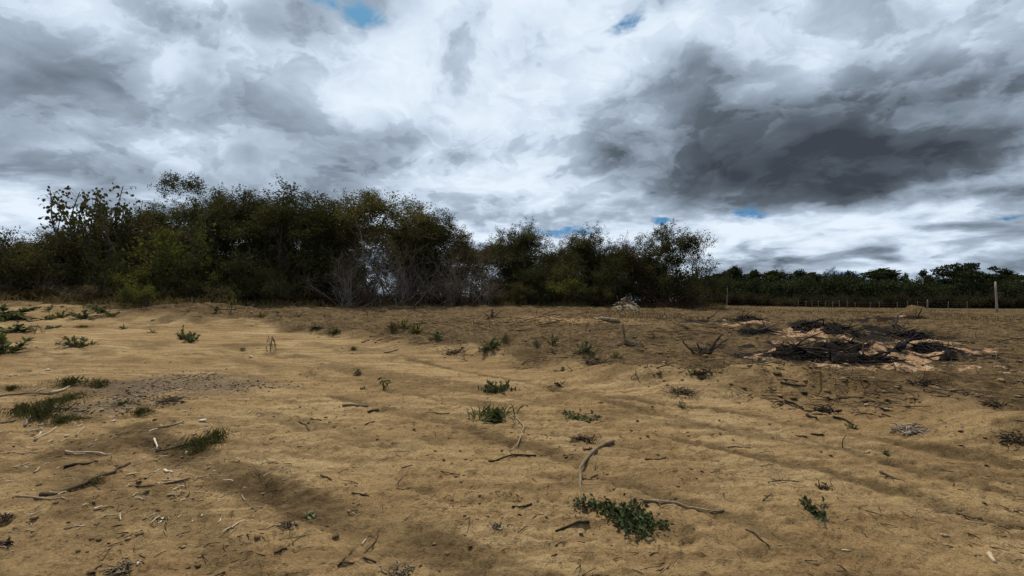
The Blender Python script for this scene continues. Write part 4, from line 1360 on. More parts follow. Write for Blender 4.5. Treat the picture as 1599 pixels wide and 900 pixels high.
STICKS = [
    # left foreground
    ('long grey stick lying flat from the left edge to the pale branch', [(0, 621), (20, 618), (47, 617), (80, 617)], .016, .013, M_STEM),
    ('pale barkless branch slanting up behind the left grass tufts', [(79, 617), (100, 609), (127, 599)], .021, .012, M_PALEW),
    ('thin pale twig slanting above the long grey stick', [(54, 614), (72, 606)], .007, .005, M_PALEW),
    ('pale stick end at the left edge under the big grass tuft', [(-6, 663), (25, 658)], .013, .010, M_STEM),
    ('short thick grey stub standing in the big left grass tuft', [(39, 667), (47, 652)], .016, .013, M_DEAD),
    ('bleached wedge of wood below the left grass tufts', [(40, 674), (66, 672)], .007, .017, M_PALEW),
    ('pale split stick slanting below the bleached wedge', [(55, 690), (87, 670)], .012, .008, M_PALEW),
    ('short pale peg beside the pale split stick', [(55, 685), (64, 677)], .009, .008, M_PALEW),
    ('crooked pale twig right of the pale split stick', [(119, 682), (125, 675), (131, 666)], .009, .005, M_PALEW),
    ('pale sliver below the crooked pale twig', [(92, 692), (107, 686)], .008, .005, M_PALEW),
    ('straight pale straw at the left edge above the dark branch', [(12, 709), (58, 708)], .006, .005, M_PALEW),
    ('long straight bleached stick left of the upright white peg', [(102, 707), (144, 708), (175, 710)], .008, .006, M_PALEW),
    ('short dark root with a thick end under the long bleached stick', [(100, 732), (115, 728), (153, 722)], .013, .004, M_TWIG),
    ('long dark crooked branch in the left foreground', [(62, 777), (90, 774), (110, 767), (144, 755), (173, 742), (203, 725)], .015, .010, M_TWIG, 'branch', 9),
    ('pale weathered stick under the tip of the long dark branch', [(25, 776), (58, 780), (107, 783)], .010, .006, M_STEM),
    ('upright white peg of wood left of the dark brush', [(241, 687), (245, 703)], .010, .010, M_WHITE),
    ('dark stick running into the dark brush on the sand', [(243, 706), (277, 698), (320, 693), (352, 692)], .009, .008, M_TWIG),
    ('dark thin branch with forked twigs below the dark brush', [(202, 761), (254, 758), (297, 749)], .007, .006, M_TWIG, 'branch', 5),
    ('pale straight twig lying on the forked dark branch', [(252, 752), (295, 750)], .006, .005, M_PALEW),
    ('dark twig at the bottom left corner beside the bark chips', [(139, 898), (159, 885)], .006, .004, M_TWIG),
    ('pale flat stick above the upright white peg', [(246, 669), (286, 662)], .010, .014, M_PALEW),
    ('small dark twig on the sand right of the bleached wedge', [(172, 683), (192, 677)], .006, .004, M_TWIG),
    ('white chip of wood in the lower left sand', [(247, 819), (255, 811)], .006, .004, M_WHITE),
    ('white chip of wood under the left track', [(341, 817), (345, 811)], .006, .004, M_WHITE),
    ('white chip of wood beside the bottom left bark chips', [(214, 885), (219, 877)], .007, .004, M_WHITE),
    ('pale chip below the tip of the dark branch', [(240, 740), (248, 734)], .007, .006, M_PALEW),
    ('white curled scrap of wood right of the dark branch tip', [(257, 736), (270, 741)], .011, .008, M_WHITE),
    ('pale chip at the right end of the long bleached stick', [(200, 729), (221, 725)], .006, .005, M_PALEW),
    ('short pale peg near the left edge below the straight straw', [(53, 740), (61, 732)], .009, .008, M_PALEW),
    ('pale crooked chip left of the short pale peg', [(30, 728), (47, 724)], .008, .006, M_PALEW),
    # middle
    ('short weathered stick lying level on the track near the two-leaf seedling', [(535, 635), (555, 635), (575, 636)], .018, .017, M_STEM),
    ('short black stick just below the weathered stick', [(575, 646), (591, 642)], .017, .014, M_TWIG),
    ('dark twig bent like an elbow left of the weathered stick', [(467, 660), (478, 665), (483, 673)], .009, .006, M_TWIG),
    ('small brown twig right above the elbow twig', [(485, 655), (502, 659)], .008, .006, M_STEM),
    ('small dark twig below the black stick', [(571, 664), (585, 659)], .008, .006, M_TWIG),
    ('thin dark twig lying level left of the grass clump', [(665, 646), (702, 646)], .007, .005, M_TWIG),
    ('thin brown twig above the level dark twig', [(665, 631), (697, 632)], .006, .005, M_STEM),
    ('dark stick on the brow of the bank at centre left', [(600, 552), (622, 547)], .015, .010, M_TWIG),
    ('dark twig in the sand at the centre', [(677, 735), (704, 737), (718, 743)], .005, .004, M_TWIG),
    ('curved dark twig at the bottom, ending upright', [(528, 887), (544, 876), (576, 859), (589, 846), (591, 835)], .006, .004, M_TWIG, 'twig', 4),
    ('straight dark twig crossing the curved one at the bottom', [(533, 881), (560, 880), (587, 880)], .005, .005, M_TWIG),
    ('pale short stick inside the curved bottom twig', [(565, 852), (572, 843)], .006, .005, M_PALEW),
    ('forked brown twig at the bottom left track', [(428, 865), (448, 857)], .005, .003, M_TWIG, 'twig', 3),
    ('dark bent root piece on the lower middle sand', [(549, 771), (566, 773), (576, 776)], .007, .005, M_TWIG),
    ('short brown twig on the middle sand', [(627, 732), (644, 728)], .005, .004, M_TWIG),
    ('small black root in the middle left sand', [(501, 743), (510, 746), (517, 752)], .008, .005, M_TWIG),
    ('tan vine curling down from the spiky grass clump', [(800, 650), (808, 656), (815, 665), (818, 675), (815, 688), (807, 698), (797, 705)], .009, .006, M_STEM, 'vine'),
    ('dark forked twig under the end of the tan vine', [(763, 722), (780, 721), (790, 714), (807, 711), (837, 713)], .009, .008, M_TWIG, 'twig', 3),
    ('long curved branch lying like a hook at the centre right', [(958, 692), (948, 696), (930, 708), (914, 722), (907, 736), (905, 754), (908, 776), (909, 794), (914, 818)], .021, .006, M_STEM, 'branch'),
    ('thin shoot hanging off the long curved branch', [(925, 712), (930, 722), (929, 735)], .005, .004, M_STEM),
    ('dark twig at the foot of the long curved branch', [(867, 831), (890, 823), (920, 818)], .006, .009, M_TWIG),
    ('short dark stick right of the long curved branch', [(910, 750), (933, 744)], .007, .009, M_TWIG),
    ('thin pale straw just right of the long curved branch', [(910, 756), (931, 756)], .004, .003, M_PALEW),
    ('long straight frayed stick at lower right of centre', [(1004, 784), (1027, 787), (1061, 791), (1120, 797), (1131, 800)], .013, .006, M_STEM, 'branch', 4),
    ('dark twig slanting at the lower right', [(1165, 828), (1200, 853)], .006, .005, M_TWIG),
    ('dark twig lying level above the long frayed stick', [(1007, 719), (1022, 719), (1040, 716)], .008, .004, M_TWIG),
    ('dark twig left of the creeping weed', [(800, 794), (815, 794), (831, 789)], .009, .006, M_TWIG),
    ('short black stick right of the upper end of the curved branch', [(911, 704), (924, 701)], .009, .008, M_TWIG),
    ('dark straight twig above right of the long frayed stick', [(1136, 700), (1173, 701)], .006, .006, M_TWIG),
    ('thin root lying right of the creeping weed', [(1041, 815), (1060, 822), (1085, 828)], .004, .003, M_STEM),
    # right
    ('long dark stick along the brow of the right bank', [(1219, 600), (1250, 605), (1272, 606)], .016, .010, M_TWIG),
    ('black crooked branch leading to the charred root mat', [(1225, 629), (1233, 630), (1241, 637), (1265, 644)], .018, .011, M_CHAR, 'branch', 3),
    ('short black stick below the charred root mat', [(1260, 650), (1275, 655)], .015, .012, M_CHAR),
    ('black curved twig right of the charred root mat', [(1301, 654), (1321, 657), (1332, 665)], .014, .008, M_CHAR),
    ('small stick with a black end on the right track', [(1266, 679), (1286, 682)], .007, .014, M_TWIG),
    ('dark flat twig left of the stick with a black end', [(1240, 681), (1260, 684)], .006, .010, M_TWIG),
    ('dark feathery twig on the right track', [(1374, 740), (1392, 747), (1413, 753)], .012, .004, M_TWIG, 'twig', 5),
    ('thin arched root on the right track', [(1200, 755), (1222, 751), (1247, 753)], .005, .004, M_TWIG),
    ('thin pale line of root at the far right track', [(1447, 729), (1475, 733), (1507, 741)], .004, .004, M_STEM),
    ('brown twig on the far right foreground', [(1493, 802), (1513, 810), (1533, 815)], .006, .005, M_TWIG),
    ('pale chip of wood in the bottom right corner', [(1545, 869), (1554, 880)], .013, .009, M_PALEW),
    ('pale chip of wood above the bottom right corner chip', [(1470, 838), (1482, 839)], .007, .006, M_PALEW),
    ('pale sliver at the bottom of the right track', [(1314, 862), (1328, 862)], .006, .005, M_PALEW),
    ('pale sliver right of the thin upright stalk', [(1347, 707), (1358, 707)], .006, .005, M_PALEW),
]
for s_ in STICKS:
    nm_ = s_[5] if len(s_) > 5 else 'stick'
    stick(s_[0], s_[1], s_[2], s_[3], s_[4], nm_, twigs=s_[6] if len(s_) > 6 else 0, cat=nm_)
# two longer pieces that do not lie flat, and a log
stick('pale split log lying in the churned field near the rubble heap', [(928, 498), (940, 501), (955, 503), (968, 504)], .05, .09, M_STEM, 'log', cat='log', k=9)
stick('dark branch leaning up out of the ground left of the burnt heaps', [(1105, 499), (1122, 497), (1134, 496)], .05, .02, M_TWIG, 'branch', rise=[0, .12, .55], cat='branch')


def stalk(label, px, py, ptop, dxp, r, mat, name='stalk'):
    x, y, z = at(px, py)
    h = (py - ptop) / FPX * y
    dx_ = dxp / FPX * y
    rg = np.random.RandomState(int(px))
    P = np.array([(x, y, z - .03), (x + dx_ * .3, y, z + h * .35), (x + dx_ * .6, y + .01, z + h * .7), (x + dx_, y, z + h)]) + np.vstack([[0, 0, 0], rg.normal(0, .006, (3, 3))])
    mb = MB()
    mb.tube(P, np.linspace(r, r * .6, 4), 5, .5)
    return tag(mb.build(name, mat), label, name)


stalk('thin upright reddish stalk stuck in the right track', 1316, 701, 681, 5, .006, M_REDTW)
stalk('pale stalk leaning left in the clearing right of the yucca-like weed', 996, 592, 574, -6, .014, M_PALEW)
stalk('pale bent stalk beside the leaning pale stalk', 985, 592, 583, 6, .010, M_STEM)
stalk('thin grey stalk in the field at the far right', 1524, 527, 517, -1, .02, M_DEAD)
stalk('thin grey stalk left of the orange scrap stump', 1011, 575, 561, 2, .008, M_DEAD)
for k_, (a_, b_, c_) in enumerate([(915, 516, 505), (890, 509, 500), (740, 506, 497), (765, 512, 503), (573, 494, 487), (858, 499, 491), (1010, 500, 489), (838, 492, 484)]):
    o_ = stalk('short dark cut stem sticking up in the churned field before the thicket', a_, b_, c_, _r.uniform(-2, 2), .014, M_TWIG, 'cut_stem')
    o_['group'] = 'cut stems in the churned field'


def scrap(name, label, px, py, wpx, mat, cat, squash=.5, seed=0):
    rg = np.random.RandomState(seed + int(px))
    x, y, z = at(px, py)
    mb = MB()
    r = wpx / FPX * y * .5
    lump(rg, mb, (x, y, z + r * squash * .6), r, squash, .7)
    return tag(mb.build(name, mat), label, cat)


scrap('plastic_scrap', 'small orange scrap lying beside the grey root stump', 970, 537, 6, M_ORANGE, 'scrap', .8)
scrap('paper_scrap', 'white scrap at the thicket edge by the thin yellowish sapling', 355, 474, 7, M_WHITE, 'scrap', .8)
scrap('paper_scrap', 'white scrap on the left slope above the leafy weeds', 239, 500, 7, M_WHITE, 'scrap', .35)
scrap('paper_scrap', 'white scrap on the left slope near the centre', 392, 559, 8, M_WHITE, 'scrap', .5)
scrap('paper_scrap', 'flat white scrap below the lone leafy weed on the slope', 260, 555, 9, M_WHITE, 'scrap', .25)
scrap('paper_scrap', 'white scrap at the far left edge of the field', 75, 457, 5, M_WHITE, 'scrap', .5)
scrap('stone', 'pale stone below the foot of the long curved branch', 907, 837, 9, M_RUB, 'stone', .7)
scrap('stone', 'small white pebble left of the pale stone', 875, 841, 4, M_WHITE, 'stone', .7)
scrap('stone', 'white pebble on the dark fork under the tan vine', 804, 712, 4, M_WHITE, 'stone', .8)
scrap('stone', 'flat pale stone right of the grass tuft near the gravel', 316, 658, 14, M_WHITE, 'stone', .25)
scrap('stone', 'pale stone in the litter left of the gravel', 180, 623, 9, M_RUB, 'stone', .5)
scrap('stone', 'white stone below the small tuft near the gravel', 177, 659, 8, M_WHITE, 'stone', .4)
scrap('stone', 'white stone on the sand above the left grass tufts', 17, 588, 7, M_WHITE, 'stone', .5)
scrap('stone', 'white pebble right of the white stone above the grass tufts', 75, 579, 6, M_WHITE, 'stone', .6)
scrap('stone', 'pale stone left of the small tuft near the gravel', 159, 643, 9, M_RUB, 'stone', .5)
scrap('stone', 'white pebble at the upper left of the gravel', 195, 549, 5, M_WHITE, 'stone', .5)
scrap('stone', 'pale stone on the bank at the right', 1353, 634, 9, M_RUB, 'stone', .6)
scrap('stone', 'pale stone at the right end of the bank', 1384, 642, 8, M_RUB, 'stone', .6)
scrap('stone', 'white pebble on the sand in the left middle', 404, 650, 5, M_WHITE, 'stone', .6)
scrap('stone', 'pale flat stone at the foot of the bank in the middle', 537, 544, 8, M_WHITE, 'stone', .3)


# ------------------------------------------------------------------ weeds
def weed_meshes(seed, kind):
    """unit-wide weeds: stem part and leaf part"""
    rg = np.random.RandomState(seed)
    st, lf = MB(), MB()
    C, D, N, L = [], [], [], []
    if kind == 'leafy':
        for s in range(13):
            a = rg.uniform(0, 6.28)
            e = rg.uniform(.25, 1.3)
            pts, rad = limb(rg, (0, 0, -.03), (math.cos(a) * math.cos(e), math.sin(a) * math.cos(e), math.sin(e)), rg.uniform(.35, .62), .014, .006, 6, .12, -.03)
            pts[:, 2] = np.maximum(pts[:, 2], -.03)
            st.tube(pts, rad, 4, .5, cap=False)
            for k in range(26):
                f = rg.uniform(.2, 1) * 6
                i = min(int(f), 5)
                C.append(pts[i] + (pts[i + 1] - pts[i]) * (f - i))
                D.append(norm(pts[i + 1] - pts[i]) * .6 + rg.normal(0, .6, 3) + np.array([0, 0, .1]))
                N.append(np.array([0, 0, 1]) + rg.normal(0, .4, 3))
                L.append(rg.uniform(.07, .15))
        asp, fold, droop = .5, .35, .15
    elif kind == 'mat':
        for s in range(16):
            a = rg.uniform(0, 6.28)
            pts, rad = limb(rg, (0, 0, .01), (math.cos(a), math.sin(a), .12), rg.uniform(.3, .56), .009, .005, 6, .2)
            pts[:, 2] = np.clip(pts[:, 2], .01, .09)
            st.tube(pts, rad, 4, .5, cap=False)
            for k in range(30):
                f = rg.uniform(.1, 1) * 6
                i = min(int(f), 5)
                C.append(pts[i] + (pts[i + 1] - pts[i]) * (f - i))
                D.append(rg.normal(0, .7, 3) + np.array([0, 0, .4]))
                N.append(np.array([0, 0, 1]) + rg.normal(0, .5, 3))
                L.append(rg.uniform(.04, .085))
        asp, fold, droop = .7, .2, .05
    elif kind == 'tuft' or kind == 'spiky':
        nb = 520 if kind == 'tuft' else 150
        for k in range(nb):
            a = rg.uniform(0, 6.28)
            e = rg.uniform(.55, 1.5) if kind == 'tuft' else rg.uniform(.15, 1.45)
            q = abs(rg.normal(0, .36 if kind == 'tuft' else .22))
            C.append(np.array([math.cos(a * 1.7) * q, math.sin(a * 1.7) * q, -.01]))
            D.append(np.array([math.cos(a) * math.cos(e), math.sin(a) * math.cos(e), math.sin(e)]))
            N.append(np.array([-math.cos(a) * math.sin(e), -math.sin(a) * math.sin(e), math.cos(e)]))
            L.append(rg.uniform(.08, .27) if kind == 'tuft' else rg.uniform(.2, .40))
        asp, fold, droop = (.024, .5, .4) if kind == 'tuft' else (.085, .5, .25)
    elif kind == 'sprout':
        for s in range(3):
            pts, rad = limb(rg, (0, 0, -.05), (rg.normal(0, .25), rg.normal(0, .25), 1), rg.uniform(.7, 1.2), .03, .012, 6, .14)
            st.tube(pts, rad, 4, .5, cap=False)
            for k in range(10):
                f = rg.uniform(.4, 1) * 6
                i = min(int(f), 5)
                C.append(pts[i] + (pts[i + 1] - pts[i]) * (f - i))
                D.append(rg.normal(0, .7, 3) + np.array([0, 0, -.15]))
                N.append(np.array([0, 0, 1]) + rg.normal(0, .5, 3))
                L.append(rg.uniform(.2, .42))
        asp, fold, droop = .42, .3, .3
    elif kind == 'wilted':
        for s in range(5):
            a = rg.uniform(0, 6.28)
            p0 = np.array([0, 0, 0.0])
            top = np.array([math.cos(a) * .2, math.sin(a) * .2, rg.uniform(.7, 1.15)])
            end = np.array([math.cos(a) * .48, math.sin(a) * .48, rg.uniform(.1, .4)])
            P = np.array([p0, top * np.array([.4, .4, .6]), top, (top + end) / 2 + np.array([0, 0, .12]), end])
            st.tube(P, [.014, .012, .01, .008, .005], 4, .5, cap=False)
            for k in range(8):
                t_ = rg.uniform(.45, 1) * 4
                i = min(int(t_), 3)
                C.append(P[i] + (P[i + 1] - P[i]) * (t_ - i))
                D.append(np.array([rg.normal(0, .3), rg.normal(0, .3), -1]))
                N.append(np.array([math.cos(a), math.sin(a), .2]))
                L.append(rg.uniform(.10, .2))
        asp, fold, droop = .28, .4, .1
    C, D, N, L = map(np.array, (C, D, N, L))
    lf.leaves(C, D, N, L, L * asp, np.clip(rg.normal(.45, .22, len(C)), 0, 1), fold, droop)
    V = np.vstack(lf.v)
    w_ = np.percentile(V[:, 0], 98) - np.percentile(V[:, 0], 2)
    h_ = np.percentile(V[:, 2], 98)
    return st, lf, w_, h_


WP = {}
for key, kind, seed, lm in (('leafy', 'leafy', 1, M_WEED), ('leafy2', 'leafy', 2, M_WEED), ('leafy3', 'leafy', 3, M_FRESH), ('mat', 'mat', 4, M_CREEP), ('mat2', 'mat', 5, M_WEED), ('tuft', 'tuft', 6, M_GRASS),
                           ('tuft2', 'tuft', 7, M_GRASS), ('drytuft', 'tuft', 8, M_STRAW), ('spiky', 'spiky', 9, M_WEED), ('sprout', 'sprout', 10, M_FRESH), ('sprout2', 'sprout', 11, M_WEED), ('wilted', 'wilted', 12, M_STRAW)):
    st_, lf_, w_, h_ = weed_meshes(seed, kind)
    WP[key] = ([('stem', st_.data('stem', M_STEM))] if st_.n else []) + [('leaves' if kind not in ('tuft', 'spiky') else 'blades', lf_.data('leaves', lm))], w_, h_
_WN = {'leafy': ('leafy_weed', 'weed'), 'leafy2': ('leafy_weed', 'weed'), 'leafy3': ('leafy_weed', 'weed'), 'mat': ('creeping_weed', 'weed'), 'mat2': ('creeping_weed', 'weed'), 'tuft': ('grass_tuft', 'grass tuft'),
       'tuft2': ('grass_tuft', 'grass tuft'), 'drytuft': ('dry_grass_tuft', 'grass tuft'), 'spiky': ('spiky_grass', 'grass tuft'), 'sprout': ('seedling', 'seedling'), 'sprout2': ('seedling', 'seedling'), 'wilted': ('wilted_plant', 'plant')}
WEEDS = [
    ('leafy', 8, 499, 62, 20, 'broad leafy weed at the left edge, highest of the three there'),
    ('leafy2', 18, 522, 58, 16, 'leafy weed at the left edge between two others'),
    ('wilted', 54, 523, 16, 16, 'dry drooping plant right of the left edge weeds'),
    ('leafy', 8, 556, 56, 32, 'big dark leafy weed at the left edge, lowest of the three there'),
    ('leafy2', 79, 484, 16, 8, 'small weed farthest up the left slope'),
    ('leafy3', 95, 498, 22, 14, 'leafy weed in the middle of the row on the left slope'),
    ('leafy', 75, 501, 16, 9, 'small weed at the left end of the row on the left slope'),
    ('leafy2', 135, 500, 38, 16, 'widest leafy weed of the row on the left slope'),
    ('leafy', 152, 487, 22, 10, 'weed just behind the widest weed on the left slope'),
    ('mat2', 176, 494, 20, 6, 'flat low weed at the right end of the row on the left slope'),
    ('mat2', 85, 513, 22, 5, 'flat dark weed on the left slope below the row'),
    ('tuft', 132, 512, 34, 5, 'thin flat grass on the left slope below the widest weed'),
    ('leafy2', 194, 515, 10, 8, 'tiny dark weed in the middle of the left slope'),
    ('leafy', 121, 545, 32, 19, 'round leafy weed alone low on the left slope'),
    ('leafy3', 238, 521, 12, 7, 'tiny green weed left of the two-headed weed'),
    ('leafy2', 287, 533, 24, 20, 'left head of the two-headed leafy weed on the slope'),
    ('leafy', 299, 537, 22, 16, 'right head of the two-headed leafy weed on the slope'),
    ('sprout2', 337, 490, 10, 11, 'dark seedling at the brow of the left bank'),
    ('sprout', 360, 492, 16, 34, 'thin yellowish sapling at the thicket edge by the white scrap'),
    ('leafy3', 397, 479, 20, 12, 'bright green weed at the thicket edge under the crooked pale branch'),
    ('leafy3', 409, 496, 18, 8, 'bright green weed a step before the thicket edge'),
    ('leafy3', 382, 476, 14, 10, 'small bright green weed left of the one under the pale branch'),
    ('sprout2', 380, 549, 8, 7, 'tiny dark seedling above the white scrap on the slope'),
    ('wilted', 422, 553, 15, 27, 'wilted upright plant with hanging dry leaves on the slope'),
    ('leafy3', 524, 521, 24, 10, 'bright green weed on the bank at centre left'),
    ('leafy2', 495, 513, 22, 6, 'low green weed on the bank left of the bright green one'),
    ('tuft2', 551, 549, 16, 9, 'small grey green tuft at the foot of the bank'),
    ('sprout2', 562, 588, 12, 14, 'dark green seedling on the track left of the two-leaf seedling'),
    ('leafy2', 569, 609, 11, 7, 'tiny round weed below the dark green seedling'),
    ('sprout', 601, 613, 22, 24, 'spindly seedling with pale leaves standing alone on the track'),
    ('leafy3', 631, 515, 22, 14, 'green weed at the left of three on the churned bank'),
    ('leafy3', 650, 524, 26, 20, 'fresh green weed in the middle of three on the churned bank'),
    ('leafy2', 679, 532, 26, 15, 'green weed at the right of three on the churned bank'),
    ('drytuft', 613, 522, 26, 20, 'dry grey grass tuft left of the three green weeds'),
    ('drytuft', 790, 540, 26, 20, 'dry pale grass tuft right of the small leafy weed on the bank'),
    ('leafy', 768, 546, 26, 17, 'small leafy weed on the brow of the bank at the centre'),
    ('mat2', 778, 612, 48, 15, 'creeping green weed on the track behind the spiky grass clump'),
    ('spiky', 773, 658, 66, 25, 'spiky dark grass clump on the track with a vine at its side'),
    ('mat2', 908, 652, 58, 9, 'flat green weed on the track right of the spiky grass clump'),
    ('leafy2', 862, 542, 16, 20, 'dark upright weed in the churned ground right of centre'),
    ('drytuft', 838, 545, 16, 14, 'dry brown tuft left of the dark upright weed'),
    ('leafy2', 912, 551, 30, 18, 'grey green weed right of the dark upright weed'),
    ('leafy3', 962, 561, 20, 11, 'small yucca-like green weed below the grey root stump'),
    ('leafy2', 876, 581, 24, 9, 'low weed on the bank left of the root mat'),
    ('sprout2', 1068, 637, 10, 12, 'tiny green sprout alone on the right track'),
    ('leafy2', 1082, 585, 20, 9, 'green weed at the left of the dark lump of grass'),
    ('leafy2', 1328, 671, 20, 12, 'dark green sprig right of the charred root mat'),
    ('sprout2', 1385, 711, 9, 9, 'tiny dark sprout on the right track'),
    ('sprout2', 492, 809, 16, 15, 'small dark sprig in the lower left track'),
    ('tuft', 106, 606, 62, 19, 'grass tuft behind the pale branch on the left'),
    ('tuft2', 153, 608, 46, 17, 'grass tuft at the right end of the pale branch on the left'),
    ('tuft', 62, 660, 90, 34, 'largest grass tuft in the left foreground'),
    ('tuft2', 30, 652, 70, 24, 'grass tuft left of the largest one'),
    ('tuft2', 98, 664, 80, 19, 'low grass tuft below the largest one'),
    ('tuft', 104, 629, 70, 17, 'yellowish grass tuft between the pale branch and the largest tuft'),
    ('tuft2', 80, 634, 50, 15, 'small grass tuft left of the yellowish one'),
    ('tuft', 15, 612, 36, 12, 'grass tuft at the left edge above the long grey stick'),
    ('tuft2', 219, 650, 46, 17, 'dark grass tuft alone below the gravel patch'),
    ('tuft', 190, 634, 44, 9, 'thin grass tuft at the lower edge of the gravel patch'),
    ('tuft', 312, 703, 84, 26, 'dark brush of dead grass on the sand at the end of a stick'),
    ('tuft2', 335, 693, 50, 24, 'dead grass sticking up at the right end of the dark brush'),
    ('drytuft', 150, 757, 46, 16, 'small dry grass tuft lying on the long dark branch'),
]
rw = random.Random(3)


def put_weed(key, px, py, wpx, hpx, label, group=None):
    parts, w_, h_ = WP[key]
    x, y, z = at(px, py - hpx * .12)
    o = thing(_WN[key][0], label, _WN[key][1], (x, y, z - .02), group, rw.uniform(0, 6.28))
    if 'tuft' in key:
        wpx, hpx = wpx * .74, hpx * .72
    else:
        hpx *= .88
    sx = wpx / FPX * y / w_
    o.scale = (sx, sx, max(hpx / FPX * y / h_, sx * .25))
    for nm, me in parts:
        q = link(nm, me, o)
        if nm == 'blades':
            q['kind'] = 'stuff'
    return o


for wd_ in WEEDS:
    put_weed(wd_[0], wd_[1], wd_[2], wd_[3], wd_[4], wd_[5], 'weeds and grass of the clearing')


def sprig(label, spine, side, nleaf, size, mat, seed, spreadw=.05, name='creeping_weed'):
    """a weed that creeps along a line on the ground"""
    rg = np.random.RandomState(seed)
    x0, y0, z0 = at(*spine[0])
    o = thing(name, label, 'weed', (x0, y0, z0))
    st, lf = MB(), MB()
    C, D, N = [], [], []
    for line, n, sw in [(spine, nleaf, spreadw)] + side:
        W = np.array([at(a, b) for a, b in line])
        tt = np.linspace(0, len(W) - 1, max(4, len(W) * 2))
        P = np.stack([np.interp(tt, np.arange(len(W)), W[:, i]) for i in range(3)], 1)
        P[:, 2] = Hfull(P[:, 0], P[:, 1]) + .012
        st.tube(P - np.array([x0, y0, z0]), .004, 4, .4)
        for k in range(n):
            f = rg.uniform(0, 1) * (len(P) - 1)
            i = min(int(f), len(P) - 2)
            c = P[i] + (P[i + 1] - P[i]) * (f - i) + np.array([rg.normal(0, sw), rg.normal(0, sw), 0])
            c[2] = hz(c[0], c[1]) + abs(rg.normal(.015, .022))
            C.append(c - np.array([x0, y0, z0]))
            D.append(rg.normal(0, .7, 3) + np.array([0, 0, .45]))
            N.append(np.array([0, 0, 1]) + rg.normal(0, .5, 3))
    L = rg.uniform(.6, 1.3, len(C)) * size
    lf.leaves(C, D, N, L, L * .72, np.clip(rg.normal(.42, .25, len(C)), 0, 1), .25, .08)
    st.build('stem', M_STEM, o)
    lf.build('leaves', mat, o)
    return o


sprig('large dark creeping weed spreading right from the foot of the curved branch', [(897, 790), (925, 790), (950, 797), (975, 806), (1000, 815), (1012, 838)],
      [([(985, 790), (995, 810), (1015, 822), (1036, 828)], 150, .035), ([(950, 800), (975, 815), (985, 828), (1005, 842)], 260, .05), ([(960, 806), (985, 812), (1000, 826)], 240, .06)], 330, .034, M_CREEP, 5, .035)
sprig('dark leafy sprig lying alone at the lower right', [(1256, 783), (1262, 797), (1272, 803), (1282, 808), (1289, 826)], [([(1277, 805), (1285, 795), (1288, 790)], 14, .012)], 105, .032, M_CREEP, 6, .016, 'leafy_sprig')


# ------------------------------------------------------------------ burnt heaps
def burnt(label, px, py, wm, dm, hm_, nbig, nsm, seed):
    rg = np.random.RandomState(seed)
    x, y, z = at(px, py)
    o = thing('burnt_heap', label, 'burnt heap', (x, y, z))
    n, rings = 26, 7
    wm, dm = wm * .82, dm * .82
    V = [(0, 0, hm_)]
    for r_ in range(1, rings + 1):
        f = r_ / rings
        for j in range(n):
            a = j * 6.2832 / n
            s = f * (1 + .35 * float(vnoise(np.array([math.cos(a) * 1.6 + seed]), np.array([math.sin(a) * 1.6]))[0]) - .15)
            xx, yy = math.cos(a) * s * wm, math.sin(a) * s * dm
            g = hz(x + xx, y + yy) - z
            zz = g + hm_ * max(0, 1 - f ** 1.6) * (1 + 2.6 * float(fbm(np.array([xx * 3 + seed]), np.array([yy * 3]), 3, 7)[0])) - .03 * (r_ == rings)
            V.append((xx, yy, zz))
    F = [(0, 1 + j, 1 + (j + 1) % n, 1 + (j + 1) % n) for j in range(n)]
    for r_ in range(rings - 1):
        F += [(1 + r_ * n + j, 1 + (r_ + 1) * n + j, 1 + (r_ + 1) * n + (j + 1) % n, 1 + r_ * n + (j + 1) % n) for j in range(n)]
    mb = MB()
    mb.quads(V, F, np.clip(rg.normal(.35, .2, len(F)), 0, 1))
    mb.build('ash_mound', M_ASHM, o)

    def one(long_):
        a, q = rg.uniform(0, 6.28), math.sqrt(rg.uniform(0, 1))
        xx, yy = math.cos(a) * q * wm * .95, math.sin(a) * q * dm * .95
        g = hz(x + xx, y + yy) - z
        p0 = np.array([xx, yy, g + hm_ * max(0, 1 - q ** 1.6) + .02])
        return limb(rg, p0, rg.normal(0, 1, 3) * np.array([1, .8, .33]) + np.array([0, 0, .05]), long_, rg.uniform(.014, .035) if long_ > .4 else rg.uniform(.004, .012), .004, 5, .2)
    for k in range(nbig):
        P, rd = one(rg.uniform(.45, 1.1))
        g = Hfull(P[:, 0] + x, P[:, 1] + y) - z
        P[:, 2] = np.maximum(P[:, 2], g + rd)
        mb = MB()
        mb.tube(P, rd, 6, rg.uniform(.2, .8))
        mb.build('charred_branch', M_CHAR if rg.rand() < .8 else M_TWIG, o)
    mb = MB()
    for k in range(nsm):
        P, rd = one(rg.uniform(.1, .4))
        g = Hfull(P[:, 0] + x, P[:, 1] + y) - z
        P[:, 2] = np.maximum(P[:, 2], g + rd)
        mb.tube(P, rd, 4, rg.uniform(0, 1), cap=False)
    tag(mb.build('charred_twigs', M_CHAR, o), kind='stuff')
    mb = MB()
    for k in range(nsm // 2):
        a, q = rg.uniform(0, 6.28), math.sqrt(rg.uniform(0, 1.3))
        xx, yy = math.cos(a) * q * wm, math.sin(a) * q * dm
        lump(rg, mb, (xx, yy, hz(x + xx, y + yy) - z + hm_ * max(0, 1 - q ** 1.6)), rg.uniform(.02, .08), .7, rg.uniform(0, 1))
    tag(mb.build('embers', M_ASHM, o), kind='stuff')
    return o


